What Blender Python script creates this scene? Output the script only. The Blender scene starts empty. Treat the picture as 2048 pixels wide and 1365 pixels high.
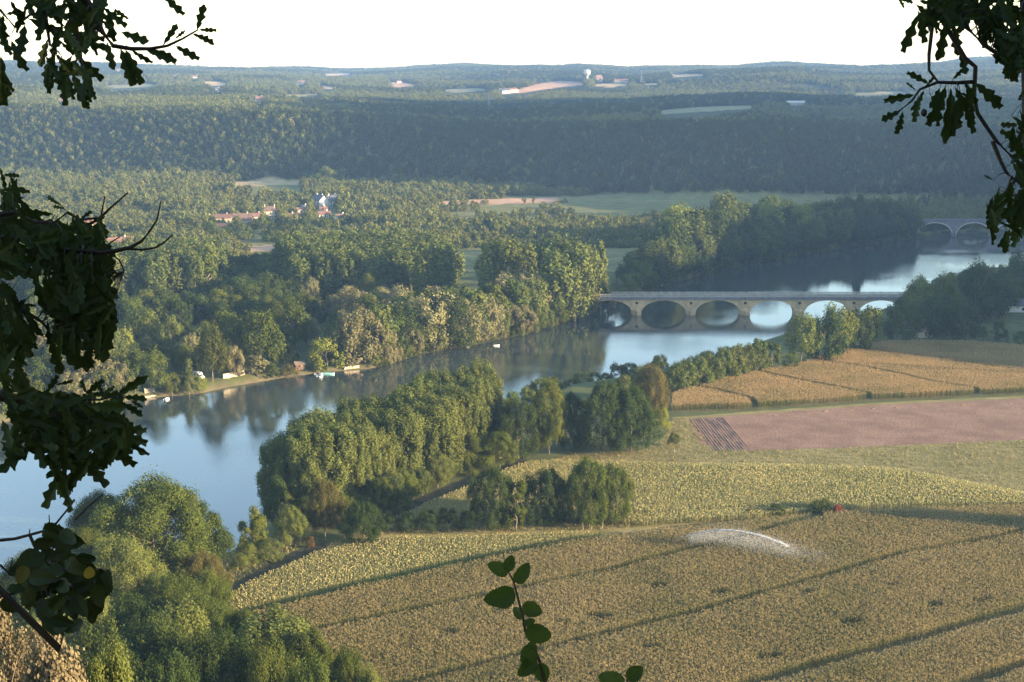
import bpy, math, random
import numpy as np
random.seed(7)
RNG = np.random.default_rng(7)
S = bpy.context.scene
COL = S.collection

# ------------------------------------------------------------------ camera
CAMZ = 120.0
FPX = 3000.0                      # focal length in photo pixels (photo 2048 x 1365)
PITCH = math.atan((682.5 - 130.0) / FPX)
cd = bpy.data.cameras.new('camera')
cd.sensor_fit = 'HORIZONTAL'; cd.sensor_width = 36.0
cd.lens = 36.0 * FPX / 2048.0
cd.clip_start = 0.05; cd.clip_end = 40000
cam = bpy.data.objects.new('camera', cd); COL.objects.link(cam)
cam.location = (0, 0, CAMZ); cam.rotation_euler = (math.pi / 2 - PITCH, 0, 0)
S.camera = cam

# ------------------------------------------------------------------ sky, sun, exposure
SUN_EL = math.radians(11.0); SUN_ROT = math.radians(107.0)   # low evening sun from the right, slightly behind
sdir = (math.sin(SUN_ROT) * math.cos(SUN_EL), math.cos(SUN_ROT) * math.cos(SUN_EL), math.sin(SUN_EL))
W = bpy.data.worlds.new('World'); S.world = W; W.use_nodes = True
wn = W.node_tree
bg = wn.nodes['Background']
sky = wn.nodes.new('ShaderNodeTexSky'); sky.sky_type = 'NISHITA'; sky.sun_disc = False
sky.sun_elevation = SUN_EL; sky.sun_rotation = SUN_ROT
sky.air_density = 1.0; sky.dust_density = 0.3; sky.ozone_density = 1.0
wn.links.new(sky.outputs[0], bg.inputs[0]); bg.inputs[1].default_value = 0.14
sl = bpy.data.lights.new('sun', 'SUN'); sl.energy = 5.0; sl.angle = math.radians(0.5); sl.color = (1.0, 0.77, 0.49)
so = bpy.data.objects.new('sun', sl); COL.objects.link(so)
from mathutils import Vector
so.rotation_euler = Vector(sdir).to_track_quat('Z', 'Y').to_euler()
S.view_settings.view_transform = 'Standard'; S.view_settings.look = 'None'
S.view_settings.gamma = 1.0; S.view_settings.use_curve_mapping = False
S.view_settings.exposure = 2.0
S.render.engine = 'CYCLES'
S.cycles.max_bounces = 5; S.cycles.diffuse_bounces = 1; S.cycles.glossy_bounces = 2
S.cycles.transmission_bounces = 2; S.cycles.volume_bounces = 0
S.cycles.caustics_reflective = False; S.cycles.caustics_refractive = False
HAZE_D = 0.00009

# ------------------------------------------------------------------ calibration: photo pixel <-> world
CP, SP = math.cos(PITCH), math.sin(PITCH)
def ray(px, py):
    u = (px - 1024.0) / FPX; v = (682.5 - py) / FPX
    return np.array([u, CP + v * SP, -SP + v * CP])
def P(px, py, z=0.0):
    d = ray(px, py); t = (z - CAMZ) / d[2]
    return (d[0] * t, d[1] * t)
def U(px, py, dist):
    d = ray(px, py)
    return Vector((d[0] * dist, d[1] * dist, CAMZ + d[2] * dist))
def proj(x, y, z):
    h = z - CAMZ
    f = y * CP - h * SP; f = np.where(np.abs(f) < 1e-3, 1e-3, f)
    return 1024 + FPX * x / f, 682.5 - FPX * (y * SP + h * CP) / f

def inpoly(x, y, poly):
    x = np.asarray(x, float); y = np.asarray(y, float); r = np.zeros(x.shape, bool)
    n = len(poly)
    for i in range(n):
        x1, y1 = poly[i]; x2, y2 = poly[(i + 1) % n]
        if y1 == y2: continue
        c = ((y1 > y) != (y2 > y)) & (x < (x2 - x1) * (y - y1) / (y2 - y1) + x1)
        r ^= c
    return r
def pdist(x, y, pts, closed=False):
    x = np.asarray(x, float); y = np.asarray(y, float); best = np.full(x.shape, 1e18)
    n = len(pts)
    for i in range(n if closed else n - 1):
        ax, ay = pts[i]; bx, by = pts[(i + 1) % n]
        dx, dy = bx - ax, by - ay; L = dx * dx + dy * dy + 1e-12
        t = np.clip(((x - ax) * dx + (y - ay) * dy) / L, 0, 1)
        best = np.minimum(best, (x - ax - t * dx) ** 2 + (y - ay - t * dy) ** 2)
    return np.sqrt(best)
def sstep(a, b, t):
    t = np.clip((np.asarray(t, float) - a) / (b - a), 0, 1); return t * t * (3 - 2 * t)
_perm = np.random.default_rng(3).random((256, 256))
def vnoise(x, y):
    x = np.asarray(x, float); y = np.asarray(y, float)
    xi = np.floor(x).astype(int); yi = np.floor(y).astype(int); fx = x - xi; fy = y - yi
    fx = fx * fx * (3 - 2 * fx); fy = fy * fy * (3 - 2 * fy)
    g = lambda a, b: _perm[a % 256, b % 256]
    return (g(xi, yi) * (1 - fx) * (1 - fy) + g(xi + 1, yi) * fx * (1 - fy) + g(xi, yi + 1) * (1 - fx) * fy + g(xi + 1, yi + 1) * fx * fy) * 2 - 1

# ------------------------------------------------------------------ terrain function
farpx = [(-900, 985), (-300, 900), (0, 846), (150, 820), (280, 798), (400, 787), (460, 774), (560, 757), (640, 745), (700, 741), (740, 738), (850, 707),
         (950, 690), (1060, 667), (1130, 645), (1215, 618), (1300, 582), (1400, 552), (1500, 530), (1600, 512), (1700, 496), (1830, 478), (1900, 472), (2100, 463), (2400, 455)]
nearpx = [(-900, 1420), (-300, 1250), (0, 1190), (150, 1155), (440, 1122), (540, 1035), (700, 965), (800, 925), (985, 840), (1100, 790), (1240, 768),
          (1400, 728), (1560, 676), (1700, 642), (1800, 618), (1850, 602), (1930, 580), (2010, 562), (2100, 545), (2300, 520), (2450, 505)]
FARB = [P(a, b) for a, b in farpx]; NEARB = [P(a, b) for a, b in nearpx]
RIVER = FARB + NEARB[::-1]
nx_, ny_ = zip(*sorted(NEARB))
CREST = [(505, 545), (600, 1000), (720, 1300), (880, 1700), (1050, 2300)]
FOOTX = [-1200, -400, 0, 500, 1000, 1300, 1500, 1700, 2048, 2800]
FOOTP = [338, 338, 340, 352, 365, 385, 392, 398, 400, 400]
HS = [66, 66, 66, 64, 50, 57, 60, 55, 54, 60]
SKX = [-800, 0, 200, 400, 700, 850, 1000, 1150, 1250, 1400, 1500, 1560, 1650, 1760, 1900, 2048, 2800]
SKY = [118, 121, 126, 131, 135, 131, 126, 129, 134, 128, 125, 123, 130, 129, 119, 113, 105]
def ground(x, y):
    x = np.asarray(x, float); y = np.asarray(y, float)
    dr = pdist(x, y, RIVER, True); ins = inpoly(x, y, RIVER); sd = np.where(ins, -dr, dr)
    near = y < np.interp(x, nx_, ny_)
    land = np.where(near, 6.0, 2.4)
    w = np.where(near, 13.0, 5.0)
    z = land * sstep(0, 1, sd / w)
    z = np.where(sd < 0, -2.5 * sstep(0, 6, -sd), z)
    px = 1024 + 2950 * x / np.maximum(y, 1.0)
    # plateau and wooded scarp
    yf = 114 * 3000 / (np.interp(px, FOOTX, FOOTP) - 130.0)
    hs = np.interp(px, FOOTX, HS)
    s = sstep(0, 1, (y - yf + 60 * vnoise(x / 95 + 2, y * 0 + 3.3)) / 150.0)
    top_py = 130 + (CAMZ - hs) * 3000 / (yf + 260)
    D = np.maximum(y, yf + 260)
    sk = np.interp(px, SKX, SKY) + 6
    t = np.clip((D - yf - 260) / (6000 - yf - 260), 0, 1)
    sk = sk + (vnoise(x / 260 + 7, x * 0 + 2) * 3.6 + vnoise(x / 85, x * 0 + 6) * 1.6) * sstep(3500, 5500, y)
    pyt = sk + (top_py - sk) * (1 - t) ** 2.1
    pyt = pyt + (vnoise(x / 520 + 5, y / 380) * 16 + vnoise(x / 190 + 15, y / 170) * 5) * sstep(0, .05, t) * (1 - sstep(.6, 1, t)) * (1 - .35 * t)
    zp = CAMZ - (pyt - 130) * D / 3000
    zp = np.where(y > 6000, CAMZ - (sk - 130) * 2.0 - (y - 6000) * .03, zp)
    zp = zp + vnoise(x / 120, y / 120) * 2.5 * s
    rise = s * (zp - 3.2)
    rise = rise * (1 + .10 * vnoise(x / 110 + 9, y / 400 + 3) * (1 - s))
    z = z + np.where(y > 1100, rise, 0)
    # hill out of the frame on the right, its heights shaped to cast shade
    dc = pdist(x, y, CREST)
    rh = np.interp(y, [600, 1000, 1150, 1350, 1600], [95, 105, 122, 255, 300]) * (1 - sstep(0, 1, dc / np.interp(y, [1000, 1600], [200, 260]))) * (1 + .12 * vnoise(x / 60, y / 60))
    z = np.maximum(z, np.where(y < 2500, rh * sstep(10, 90, sd), 0) + np.where(sd < 0, -3, 0))
    # wooded cliff slope under the viewpoint
    zc = np.where(y < 3, 118.4, 118.4 - .62 * (y - 3) - 1.2 * sstep(0, 20, y))
    zc = zc + vnoise(x / 9, y / 9) * .6 * sstep(6, 25, y)
    z = np.maximum(z, zc)
    return z
def G(x, y): return float(ground(np.array([x]), np.array([y]))[0])
def PG(px, py):
    d = ray(px, py); t = np.geomspace(30, 7400, 900)
    lo, hi = None, None
    for _ in range(3):
        below = CAMZ + d[2] * t < ground(d[0] * t, d[1] * t)
        i = int(np.argmax(below)) if below.any() else len(t) - 1
        t = np.linspace(t[max(i - 1, 0)], t[i], 30)
    t = t[-1]; x, y = d[0] * t, d[1] * t
    return x, y, G(x, y)

# ------------------------------------------------------------------ helpers
def tag(o, label=None, cat=None, group=None, kind=None):
    if label: o['label'] = label
    if cat: o['category'] = cat
    if group: o['group'] = group
    if kind: o['kind'] = kind
    return o
def link(name, me, mat=None, parent=None):
    o = bpy.data.objects.new(name, me); COL.objects.link(o)
    if mat is not None and len(me.materials) == 0: me.materials.append(mat)
    if parent is not None: o.parent = parent
    return o
def empty(name, loc, rz=0.0, scale=(1, 1, 1)):
    o = bpy.data.objects.new(name, None); COL.objects.link(o)
    o.empty_display_size = .5; o.location = loc; o.rotation_euler = (0, 0, rz); o.scale = scale
    return o
def npmesh(name, V, F, vals=None, mats=None, mat_idx=None, smooth=False, cols=None):
    """V (n,3), F (m,k) with a constant k"""
    V = np.asarray(V, np.float32); F = np.asarray(F, np.int32)
    me = bpy.data.meshes.new(name); m, k = F.shape
    me.vertices.add(len(V)); me.vertices.foreach_set('co', V.ravel())
    me.loops.add(m * k); me.loops.foreach_set('vertex_index', F.ravel())
    me.polygons.add(m)
    me.polygons.foreach_set('loop_start', np.arange(0, m * k, k, dtype=np.int32))
    if vals is not None:
        a = me.attributes.new('rnd', 'FLOAT', 'FACE'); a.data.foreach_set('value', np.asarray(vals, np.float32))
    if cols is not None:
        a = me.attributes.new('tint', 'FLOAT_COLOR', 'POINT')
        c = np.concatenate([cols, np.ones((len(cols), 1))], 1).astype(np.float32); a.data.foreach_set('color', c.ravel())
    if mats:
        for mm in mats: me.materials.append(mm)
    if mat_idx is not None: me.polygons.foreach_set('material_index', np.asarray(mat_idx, np.int32))
    if smooth: me.polygons.foreach_set('use_smooth', np.ones(m, bool))
    me.update(calc_edges=True); me.validate()
    return me
class MB:
    def __init__(s): s.v = []; s.f = []
    def add(s, vs, fs):
        b = len(s.v); s.v += [tuple(v) for v in vs]; s.f += [tuple(i + b for i in f) for f in fs]
    def box(s, x0, x1, y0, y1, z0, z1):
        s.add([(x0, y0, z0), (x1, y0, z0), (x1, y1, z0), (x0, y1, z0), (x0, y0, z1), (x1, y0, z1), (x1, y1, z1), (x0, y1, z1)],
              [(0, 3, 2, 1), (4, 5, 6, 7), (0, 1, 5, 4), (1, 2, 6, 5), (2, 3, 7, 6), (3, 0, 4, 7)])
    def tube(s, pts, rads, n=6):
        base = len(s.v); m = len(pts)
        for i, p in enumerate(pts):
            p = Vector(p); a = Vector(pts[max(i - 1, 0)]); b = Vector(pts[min(i + 1, m - 1)])
            d = (b - a).normalized(); e = d.orthogonal().normalized(); g = d.cross(e)
            for k in range(n):
                th = 2 * math.pi * k / n
                s.v.append(tuple(p + (e * math.cos(th) + g * math.sin(th)) * rads[i]))
        for i in range(m - 1):
            for k in range(n):
                k2 = (k + 1) % n
                s.f.append((base + i * n + k, base + i * n + k2, base + (i + 1) * n + k2, base + (i + 1) * n + k))
        s.f.append(tuple(base + k for k in range(n))[::-1]); s.f.append(tuple(base + (m - 1) * n + k for k in range(n)))
    def build(s, name, mat, parent=None):
        me = bpy.data.meshes.new(name); me.from_pydata(s.v, [], s.f); me.update()
        return link(name, me, mat, parent)

# ------------------------------------------------------------------ materials
def nodes(name):
    m = bpy.data.materials.new(name); m.use_nodes = True; nt = m.node_tree
    return m, nt, nt.nodes['Principled BSDF'], nt.nodes['Material Output']
def plain(name, c, rough=.8, c2=None, scale=3.0, spec=.2, bump=0.0, metal=0.0):
    m, nt, b, out = nodes(name)
    b.inputs['Roughness'].default_value = rough; b.inputs['Specular IOR Level'].default_value = spec
    b.inputs['Metallic'].default_value = metal
    if c2 is None: c2 = tuple(v * .72 for v in c)
    tc = nt.nodes.new('ShaderNodeNewGeometry'); n = nt.nodes.new('ShaderNodeTexNoise')
    n.inputs['Scale'].default_value = scale; n.inputs['Detail'].default_value = 5
    nt.links.new(tc.outputs['Position'], n.inputs['Vector'])
    r = nt.nodes.new('ShaderNodeValToRGB'); r.color_ramp.elements[0].position = .35; r.color_ramp.elements[1].position = .65
    r.color_ramp.elements[0].color = (*c2, 1); r.color_ramp.elements[1].color = (*c, 1)
    nt.links.new(n.outputs[0], r.inputs[0]); nt.links.new(r.outputs[0], b.inputs['Base Color'])
    if bump:
        bp = nt.nodes.new('ShaderNodeBump'); bp.inputs['Strength'].default_value = bump; bp.inputs['Distance'].default_value = .3
        nt.links.new(n.outputs[0], bp.inputs['Height']); nt.links.new(bp.outputs[0], b.inputs['Normal'])
    return m
def foliage(name, c1, c2, trans=.22, var=.35, tone=.85, gloss=0.0):
    """c1..c2 by a per-leaf random value; the whole plant varies by its own random number"""
    m = bpy.data.materials.new(name); m.use_nodes = True; nt = m.node_tree; nt.nodes.clear()
    N = nt.nodes.new; L = nt.links.new
    c1 = (c1[0] * tone * 1.05, c1[1] * tone, c1[2] * tone * .72); c2 = (c2[0] * tone * 1.05, c2[1] * tone, c2[2] * tone * .72)
    out = N('ShaderNodeOutputMaterial'); at = N('ShaderNodeAttribute'); at.attribute_name = 'rnd'
    oi = N('ShaderNodeObjectInfo')
    mx = N('ShaderNodeMix'); mx.data_type = 'RGBA'; mx.inputs['A'].default_value = (*c1, 1); mx.inputs['B'].default_value = (*c2, 1)
    L(at.outputs['Fac'], mx.inputs['Factor'])
    hs = N('ShaderNodeHueSaturation')
    mr = N('ShaderNodeMapRange'); mr.inputs['To Min'].default_value = 1 - var; mr.inputs['To Max'].default_value = 1 + var
    L(oi.outputs['Random'], mr.inputs['Value']); L(mr.outputs[0], hs.inputs['Value'])
    ml = N('ShaderNodeMath'); ml.operation = 'MULTIPLY'; ml.inputs[1].default_value = 7.31; L(oi.outputs['Random'], ml.inputs[0])
    fr = N('ShaderNodeMath'); fr.operation = 'FRACT'; L(ml.outputs[0], fr.inputs[0])
    mh = N('ShaderNodeMapRange'); mh.inputs['To Min'].default_value = .5 - .022 * min(1, var * 3); mh.inputs['To Max'].default_value = .5 + .022 * min(1, var * 3)
    L(fr.outputs[0], mh.inputs['Value']); L(mh.outputs[0], hs.inputs['Hue'])
    L(mx.outputs['Result'], hs.inputs['Color'])
    d = N('ShaderNodeBsdfDiffuse'); t = N('ShaderNodeBsdfTranslucent'); a = N('ShaderNodeMixShader'); a.inputs[0].default_value = trans
    L(hs.outputs[0], d.inputs[0]); L(hs.outputs[0], t.inputs[0]); L(d.outputs[0], a.inputs[1]); L(t.outputs[0], a.inputs[2])
    last = a
    if gloss:
        g = N('ShaderNodeBsdfGlossy'); g.inputs['Roughness'].default_value = .45; b2 = N('ShaderNodeMixShader'); b2.inputs[0].default_value = gloss
        L(a.outputs[0], b2.inputs[1]); L(g.outputs[0], b2.inputs[2]); last = b2
    L(last.outputs[0], out.inputs[0])
    return m
M = {}
M['poplar'] = foliage('poplar_leaves', (.080, .112, .034), (.185, .215, .085), var=.14, tone=.80)
M['broad'] = foliage('broad_leaves', (.060, .090, .022), (.13, .155, .045), var=.30)
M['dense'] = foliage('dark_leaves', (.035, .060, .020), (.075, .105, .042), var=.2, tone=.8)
M['willow'] = foliage('grey_willow_leaves', (.15, .155, .09), (.27, .25, .16), var=.22)
M['yellow'] = foliage('yellow_willow_leaves', (.15, .19, .04), (.26, .285, .08), var=.1)
M['brown'] = foliage('brownish_leaves', (.085, .085, .035), (.16, .145, .065), var=.1)
M['tan'] = foliage('pale_tan_leaves', (.13, .11, .09), (.27, .225, .18), var=.1, trans=.2, tone=.8)
M['red'] = foliage('reddish_leaves', (.13, .085, .045), (.19, .12, .065), var=.1)
M['far'] = foliage('far_woodland', (.048, .068, .028), (.082, .100, .042), var=.18, tone=.8)  # dark copy: the shade of the wooded scarp is in the leaf colour
M['headland'] = foliage('green_headland_leaves', (.035, .075, .028), (.06, .11, .04), var=0, tone=1)
M['shadehazel'] = foliage('shaded_hazel_leaves', (.022, .040, .014), (.04, .06, .022), trans=.12, var=.0, gloss=.02)  # darker hazel copy, shade put into the leaf colour
M['slope'] = foliage('slope_leaves', (.048, .078, .022), (.115, .140, .045), var=.15, tone=.85)
M['valley'] = foliage('valley_woodland', (.090, .110, .038), (.165, .172, .070), var=.22, tone=1.0)  # pale copy: sunlight on valley and hill woods is in the leaf colour
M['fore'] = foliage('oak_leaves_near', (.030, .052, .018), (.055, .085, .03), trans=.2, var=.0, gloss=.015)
M['hazel'] = foliage('hazel_leaves_near', (.045, .085, .022), (.08, .125, .035), trans=.45, var=.0, gloss=.015)  # brighter hazel copy for the shoots, light put into the leaf colour
M['bark'] = plain('bark', (.22, .18, .13), c2=(.10, .08, .06), scale=2)
M['pale_bark'] = plain('pale_bark', (.48, .40, .30), c2=(.3, .25, .18), scale=2)
M['twig'] = plain('twig_bark', (.06, .05, .04), scale=20)
M['stone'] = plain('bridge_stone', (.62, .43, .23), c2=(.42, .30, .17), scale=.35, bump=.2)
M['stone_pale'] = plain('parapet_stone', (.52, .45, .36), c2=(.37, .33, .28), scale=.5)
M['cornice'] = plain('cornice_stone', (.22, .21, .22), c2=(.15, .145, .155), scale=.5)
M['asphalt'] = plain('asphalt', (.06, .06, .06))
M['wall'] = plain('cream_render', (.52, .44, .33), c2=(.42, .35, .26), scale=.4)
M['wall_white'] = plain('white_render', (.62, .58, .50), c2=(.52, .48, .42), scale=.4)
M['wall_stone'] = plain('stone_wall', (.60, .50, .36), c2=(.42, .35, .25), scale=.8)
M['tile'] = plain('red_tiles', (.21, .11, .085), c2=(.15, .085, .065), scale=.6)
M['tile_brown'] = plain('brown_tiles', (.20, .12, .09), c2=(.13, .09, .07), scale=.6)
M['slate'] = plain('slate', (.11, .12, .14), c2=(.07, .08, .1), scale=.6)
M['pane'] = plain('window_glass', (.03, .035, .045), rough=.2, spec=.5)
M['wood'] = plain('weathered_wood', (.25, .19, .13), c2=(.15, .11, .08), scale=2)
M['white'] = plain('white_paint', (.8, .8, .78), c2=(.7, .7, .68), rough=.4, spec=.5)
M['turq'] = plain('turquoise_paint', (.30, .62, .60), c2=(.25, .52, .5), rough=.4, spec=.5)
M['orange'] = plain('orange_paint', (.75, .16, .05), c2=(.6, .12, .04), rough=.5)
M['metal'] = plain('grey_metal', (.35, .36, .37), rough=.5, metal=.6)
M['black'] = plain('black_rubber', (.02, .02, .02))

# terrain material: patch colours from the mesh, broken up by noise
def terrain_mat():
    m, nt, b, out = nodes('terrain_soil_and_grass'); N = nt.nodes.new; L = nt.links.new
    b.inputs['Roughness'].default_value = .95; b.inputs['Specular IOR Level'].default_value = .05
    at = N('ShaderNodeAttribute'); at.attribute_name = 'tint'
    ge = N('ShaderNodeNewGeometry'); n = N('ShaderNodeTexNoise'); n.inputs['Scale'].default_value = .08; n.inputs['Detail'].default_value = 9
    n.inputs['Roughness'].default_value = .68
    L(ge.outputs['Position'], n.inputs['Vector'])
    mr = N('ShaderNodeMapRange'); mr.inputs['From Min'].default_value = .3; mr.inputs['From Max'].default_value = .7
    mr.inputs['To Min'].default_value = .65; mr.inputs['To Max'].default_value = 1.3
    L(n.outputs[0], mr.inputs['Value'])
    mx = N('ShaderNodeMix'); mx.data_type = 'RGBA'; mx.blend_type = 'MULTIPLY'; mx.inputs['Factor'].default_value = 1
    L(at.outputs['Color'], mx.inputs['A']); L(mr.outputs[0], mx.inputs['B']); L(mx.outputs['Result'], b.inputs['Base Color'])
    return m
M['terrain'] = terrain_mat()
def sheet_mat(name, c1, c2, c3, s1, s2, rot=0.0, stretch=1.0, lo=.4, hi=.6):
    m, nt, b, out = nodes(name); N = nt.nodes.new; L = nt.links.new
    b.inputs['Roughness'].default_value = .95; b.inputs['Specular IOR Level'].default_value = .05
    ge = N('ShaderNodeNewGeometry'); mp = N('ShaderNodeMapping'); mp.inputs['Rotation'].default_value = (0, 0, rot); mp.inputs['Scale'].default_value = (1, stretch, 1)
    L(ge.outputs['Position'], mp.inputs['Vector'])
    n = N('ShaderNodeTexNoise'); n.inputs['Scale'].default_value = s1; n.inputs['Detail'].default_value = 8; n.inputs['Roughness'].default_value = .6
    n2 = N('ShaderNodeTexNoise'); n2.inputs['Scale'].default_value = s2; n2.inputs['Detail'].default_value = 3
    L(mp.outputs[0], n.inputs['Vector']); L(mp.outputs[0], n2.inputs['Vector'])
    r = N('ShaderNodeValToRGB'); r.color_ramp.elements[0].position = lo; r.color_ramp.elements[1].position = hi
    r.color_ramp.elements[0].color = (*c1, 1); r.color_ramp.elements[1].color = (*c2, 1)
    L(n.outputs[0], r.inputs[0])
    mx = N('ShaderNodeMix'); mx.data_type = 'RGBA'; mx.inputs['B'].default_value = (*c3, 1)
    mr = N('ShaderNodeMapRange'); mr.inputs['From Min'].default_value = .45; mr.inputs['From Max'].default_value = .7; mr.inputs['To Max'].default_value = .75
    L(n2.outputs[0], mr.inputs['Value']); L(mr.outputs[0], mx.inputs['Factor']); L(r.outputs[0], mx.inputs['A'])
    L(mx.outputs['Result'], b.inputs['Base Color'])
    bp = N('ShaderNodeBump'); bp.inputs['Strength'].default_value = .6; bp.inputs['Distance'].default_value = .25
    L(n2.outputs[0], bp.inputs['Height']); L(bp.outputs[0], b.inputs['Normal'])
    return m
def crop_mat(name, cg, ct, trans=.25, patch=(.8, 1.15), wet=None):
    """rnd 0 = green leaf, 1 = dry leaf or tassel, with wide patches of better and worse growth"""
    m = bpy.data.materials.new(name); m.use_nodes = True; nt = m.node_tree; nt.nodes.clear(); N = nt.nodes.new; L = nt.links.new
    out = N('ShaderNodeOutputMaterial'); at = N('ShaderNodeAttribute'); at.attribute_name = 'rnd'
    ge = N('ShaderNodeNewGeometry'); n = N('ShaderNodeTexNoise'); n.inputs['Scale'].default_value = .055; n.inputs['Detail'].default_value = 6
    L(ge.outputs['Position'], n.inputs['Vector'])
    mr = N('ShaderNodeMapRange'); mr.inputs['From Min'].default_value = .3; mr.inputs['From Max'].default_value = .7
    mr.inputs['To Min'].default_value = -.28; mr.inputs['To Max'].default_value = .22; L(n.outputs[0], mr.inputs['Value'])
    ad = N('ShaderNodeMath'); ad.operation = 'ADD'; ad.use_clamp = True; L(at.outputs['Fac'], ad.inputs[0]); L(mr.outputs[0], ad.inputs[1])
    mx = N('ShaderNodeMix'); mx.data_type = 'RGBA'; mx.inputs['A'].default_value = (*cg, 1); mx.inputs['B'].default_value = (*ct, 1)
    L(ad.outputs[0], mx.inputs['Factor'])
    d = N('ShaderNodeBsdfDiffuse'); t = N('ShaderNodeBsdfTranslucent'); a = N('ShaderNodeMixShader'); a.inputs[0].default_value = trans
    L(mx.outputs['Result'], d.inputs[0]); L(mx.outputs['Result'], t.inputs[0]); L(d.outputs[0], a.inputs[1]); L(t.outputs[0], a.inputs[2])
    L(a.outputs[0], out.inputs[0]); return m
M['maize'] = crop_mat('maize_leaves', (.105, .125, .036), (.385, .295, .135), trans=.35)
M['maize2'] = crop_mat('ripe_maize_leaves', (.10, .13, .03), (.50, .34, .16), trans=.35)
M['sunflower'] = crop_mat('sunflower_leaves', (.27, .265, .09), (.48, .41, .17), trans=.4)
M['soil_green'] = sheet_mat('weedy_soil', (.09, .085, .035), (.15, .125, .06), (.10, .10, .04), .3, 2.0)
M['plough'] = sheet_mat('reddish_ploughed_soil', (.21, .125, .085), (.29, .18, .12), (.165, .10, .07), .10, 1.3, lo=.38, hi=.62)
M['grass'] = sheet_mat('dry_meadow', (.18, .155, .055), (.29, .235, .10), (.22, .18, .07), .10, .9, stretch=2.5)

# ------------------------------------------------------------------ setting: terrain and river
def grid_terrain():
    ys = list(np.arange(-130, 230, 5.0)); y = 230.0
    while y < 7600:
        ys.append(y); y *= 1.0068 if y < 1400 else 1.0085
    ys = np.array(ys)
    us = np.concatenate([np.linspace(-1.5, -.46, 22)[:-1], np.linspace(-.46, .46, 270), np.linspace(.46, 1.5, 50)[1:]])
    Y, Uu = np.meshgrid(ys, us, indexing='ij'); X = Uu * np.maximum(Y, 230)
    Z = ground(X.ravel(), Y.ravel()).reshape(X.shape)
    n, m = X.shape; idx = np.arange(n * m).reshape(n, m)
    F = np.stack([idx[:-1, :-1], idx[:-1, 1:], idx[1:, 1:], idx[1:, :-1]], -1).reshape(-1, 4)
    return np.stack([X, Y, Z], -1).reshape(-1, 3), F
# open fields beyond the river: polygons in photo pixels on the terrain, with their soil or grass colour
TANP, PINK, PALE, GREENF = (.50, .35, .18), (.50, .30, .19), (.26, .235, .115), (.20, .19, .08)
FIELDS = [
 ([(345, 381), (480, 372), (606, 370), (606, 360), (540, 358), (420, 369)], TANP),
 ([(870, 404), (960, 399), (1120, 395), (1120, 405), (1000, 409), (880, 411)], PINK),
 ([(1120, 396), (1230, 388), (1400, 386), (1860, 392), (1870, 402), (1600, 406), (1400, 409), (1120, 405)], GREENF),
 ([(440, 495), (560, 490), (590, 491), (582, 501), (470, 505)], PINK),
 ([(860, 500), (1000, 497), (1320, 498), (1315, 540), (1215, 545), (860, 510)], GREENF),
 ([(355, 652), (430, 648), (425, 672), (360, 675)], GREENF),
 ([(1005, 187), (1040, 178), (1075, 168), (1120, 162), (1170, 165), (1165, 171), (1110, 176), (1060, 184), (1010, 190)], PINK),
 ([(1180, 169), (1240, 166), (1255, 170), (1235, 174), (1195, 174)], TANP),
 ([(1265, 168), (1320, 167), (1318, 171), (1268, 171)], TANP),
 ([(400, 163), (440, 163), (465, 170), (430, 173)], TANP),
 ([(775, 166), (800, 164), (850, 172), (790, 175)], PINK),
 ([(630, 170), (665, 174), (700, 181), (650, 178)], TANP),
 ([(455, 206), (525, 204), (530, 208), (460, 209)], TANP),
 ([(960, 218), (1040, 222), (1035, 226), (960, 222)], TANP),
 ([(1290, 224), (1400, 214), (1500, 211), (1560, 214), (1480, 219), (1330, 229)], PALE),
 ([(200, 172), (300, 168), (330, 172), (230, 178)], PALE), ([(880, 180), (960, 176), (985, 181), (900, 186)], PALE), ([(1330, 150), (1400, 148), (1420, 152), (1350, 155)], TANP), ([(560, 190), (640, 188), (650, 192), (575, 195)], PALE), ([(1700, 186), (1800, 182), (1830, 187), (1720, 192)], PALE), ([(640, 148), (700, 147), (705, 151), (650, 152)], TANP),
 ([(2000, 158), (2048, 156), (2048, 160), (2004, 161)], TANP),
 ([(480, 458), (560, 458), (650, 462), (640, 470), (520, 466)], PALE),
]
V, F = grid_terrain()
cols = np.tile(np.array([[.105, .115, .045]]), (len(V), 1))
pxs, pys = proj(V[:, 0], V[:, 1], V[:, 2])
far_m = V[:, 1] > 780
cols[(V[:, 1] > 860) & (V[:, 1] < 1600)] = (.17, .165, .065)
cols[V[:, 1] > 1650] = (.045, .055, .022)
ground_near = V[:, 1] < np.interp(V[:, 0], nx_, ny_)
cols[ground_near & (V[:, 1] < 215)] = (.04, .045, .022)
for poly, c in FIELDS:
    mk = inpoly(pxs, pys, poly) & (V[:, 1] > 560); cols[mk] = c
sh = pdist(V[:, 0], V[:, 1], RIVER, True)
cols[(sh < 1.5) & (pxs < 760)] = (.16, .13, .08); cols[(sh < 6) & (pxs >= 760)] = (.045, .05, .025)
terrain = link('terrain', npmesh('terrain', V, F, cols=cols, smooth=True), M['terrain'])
tag(terrain, kind='structure')

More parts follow.
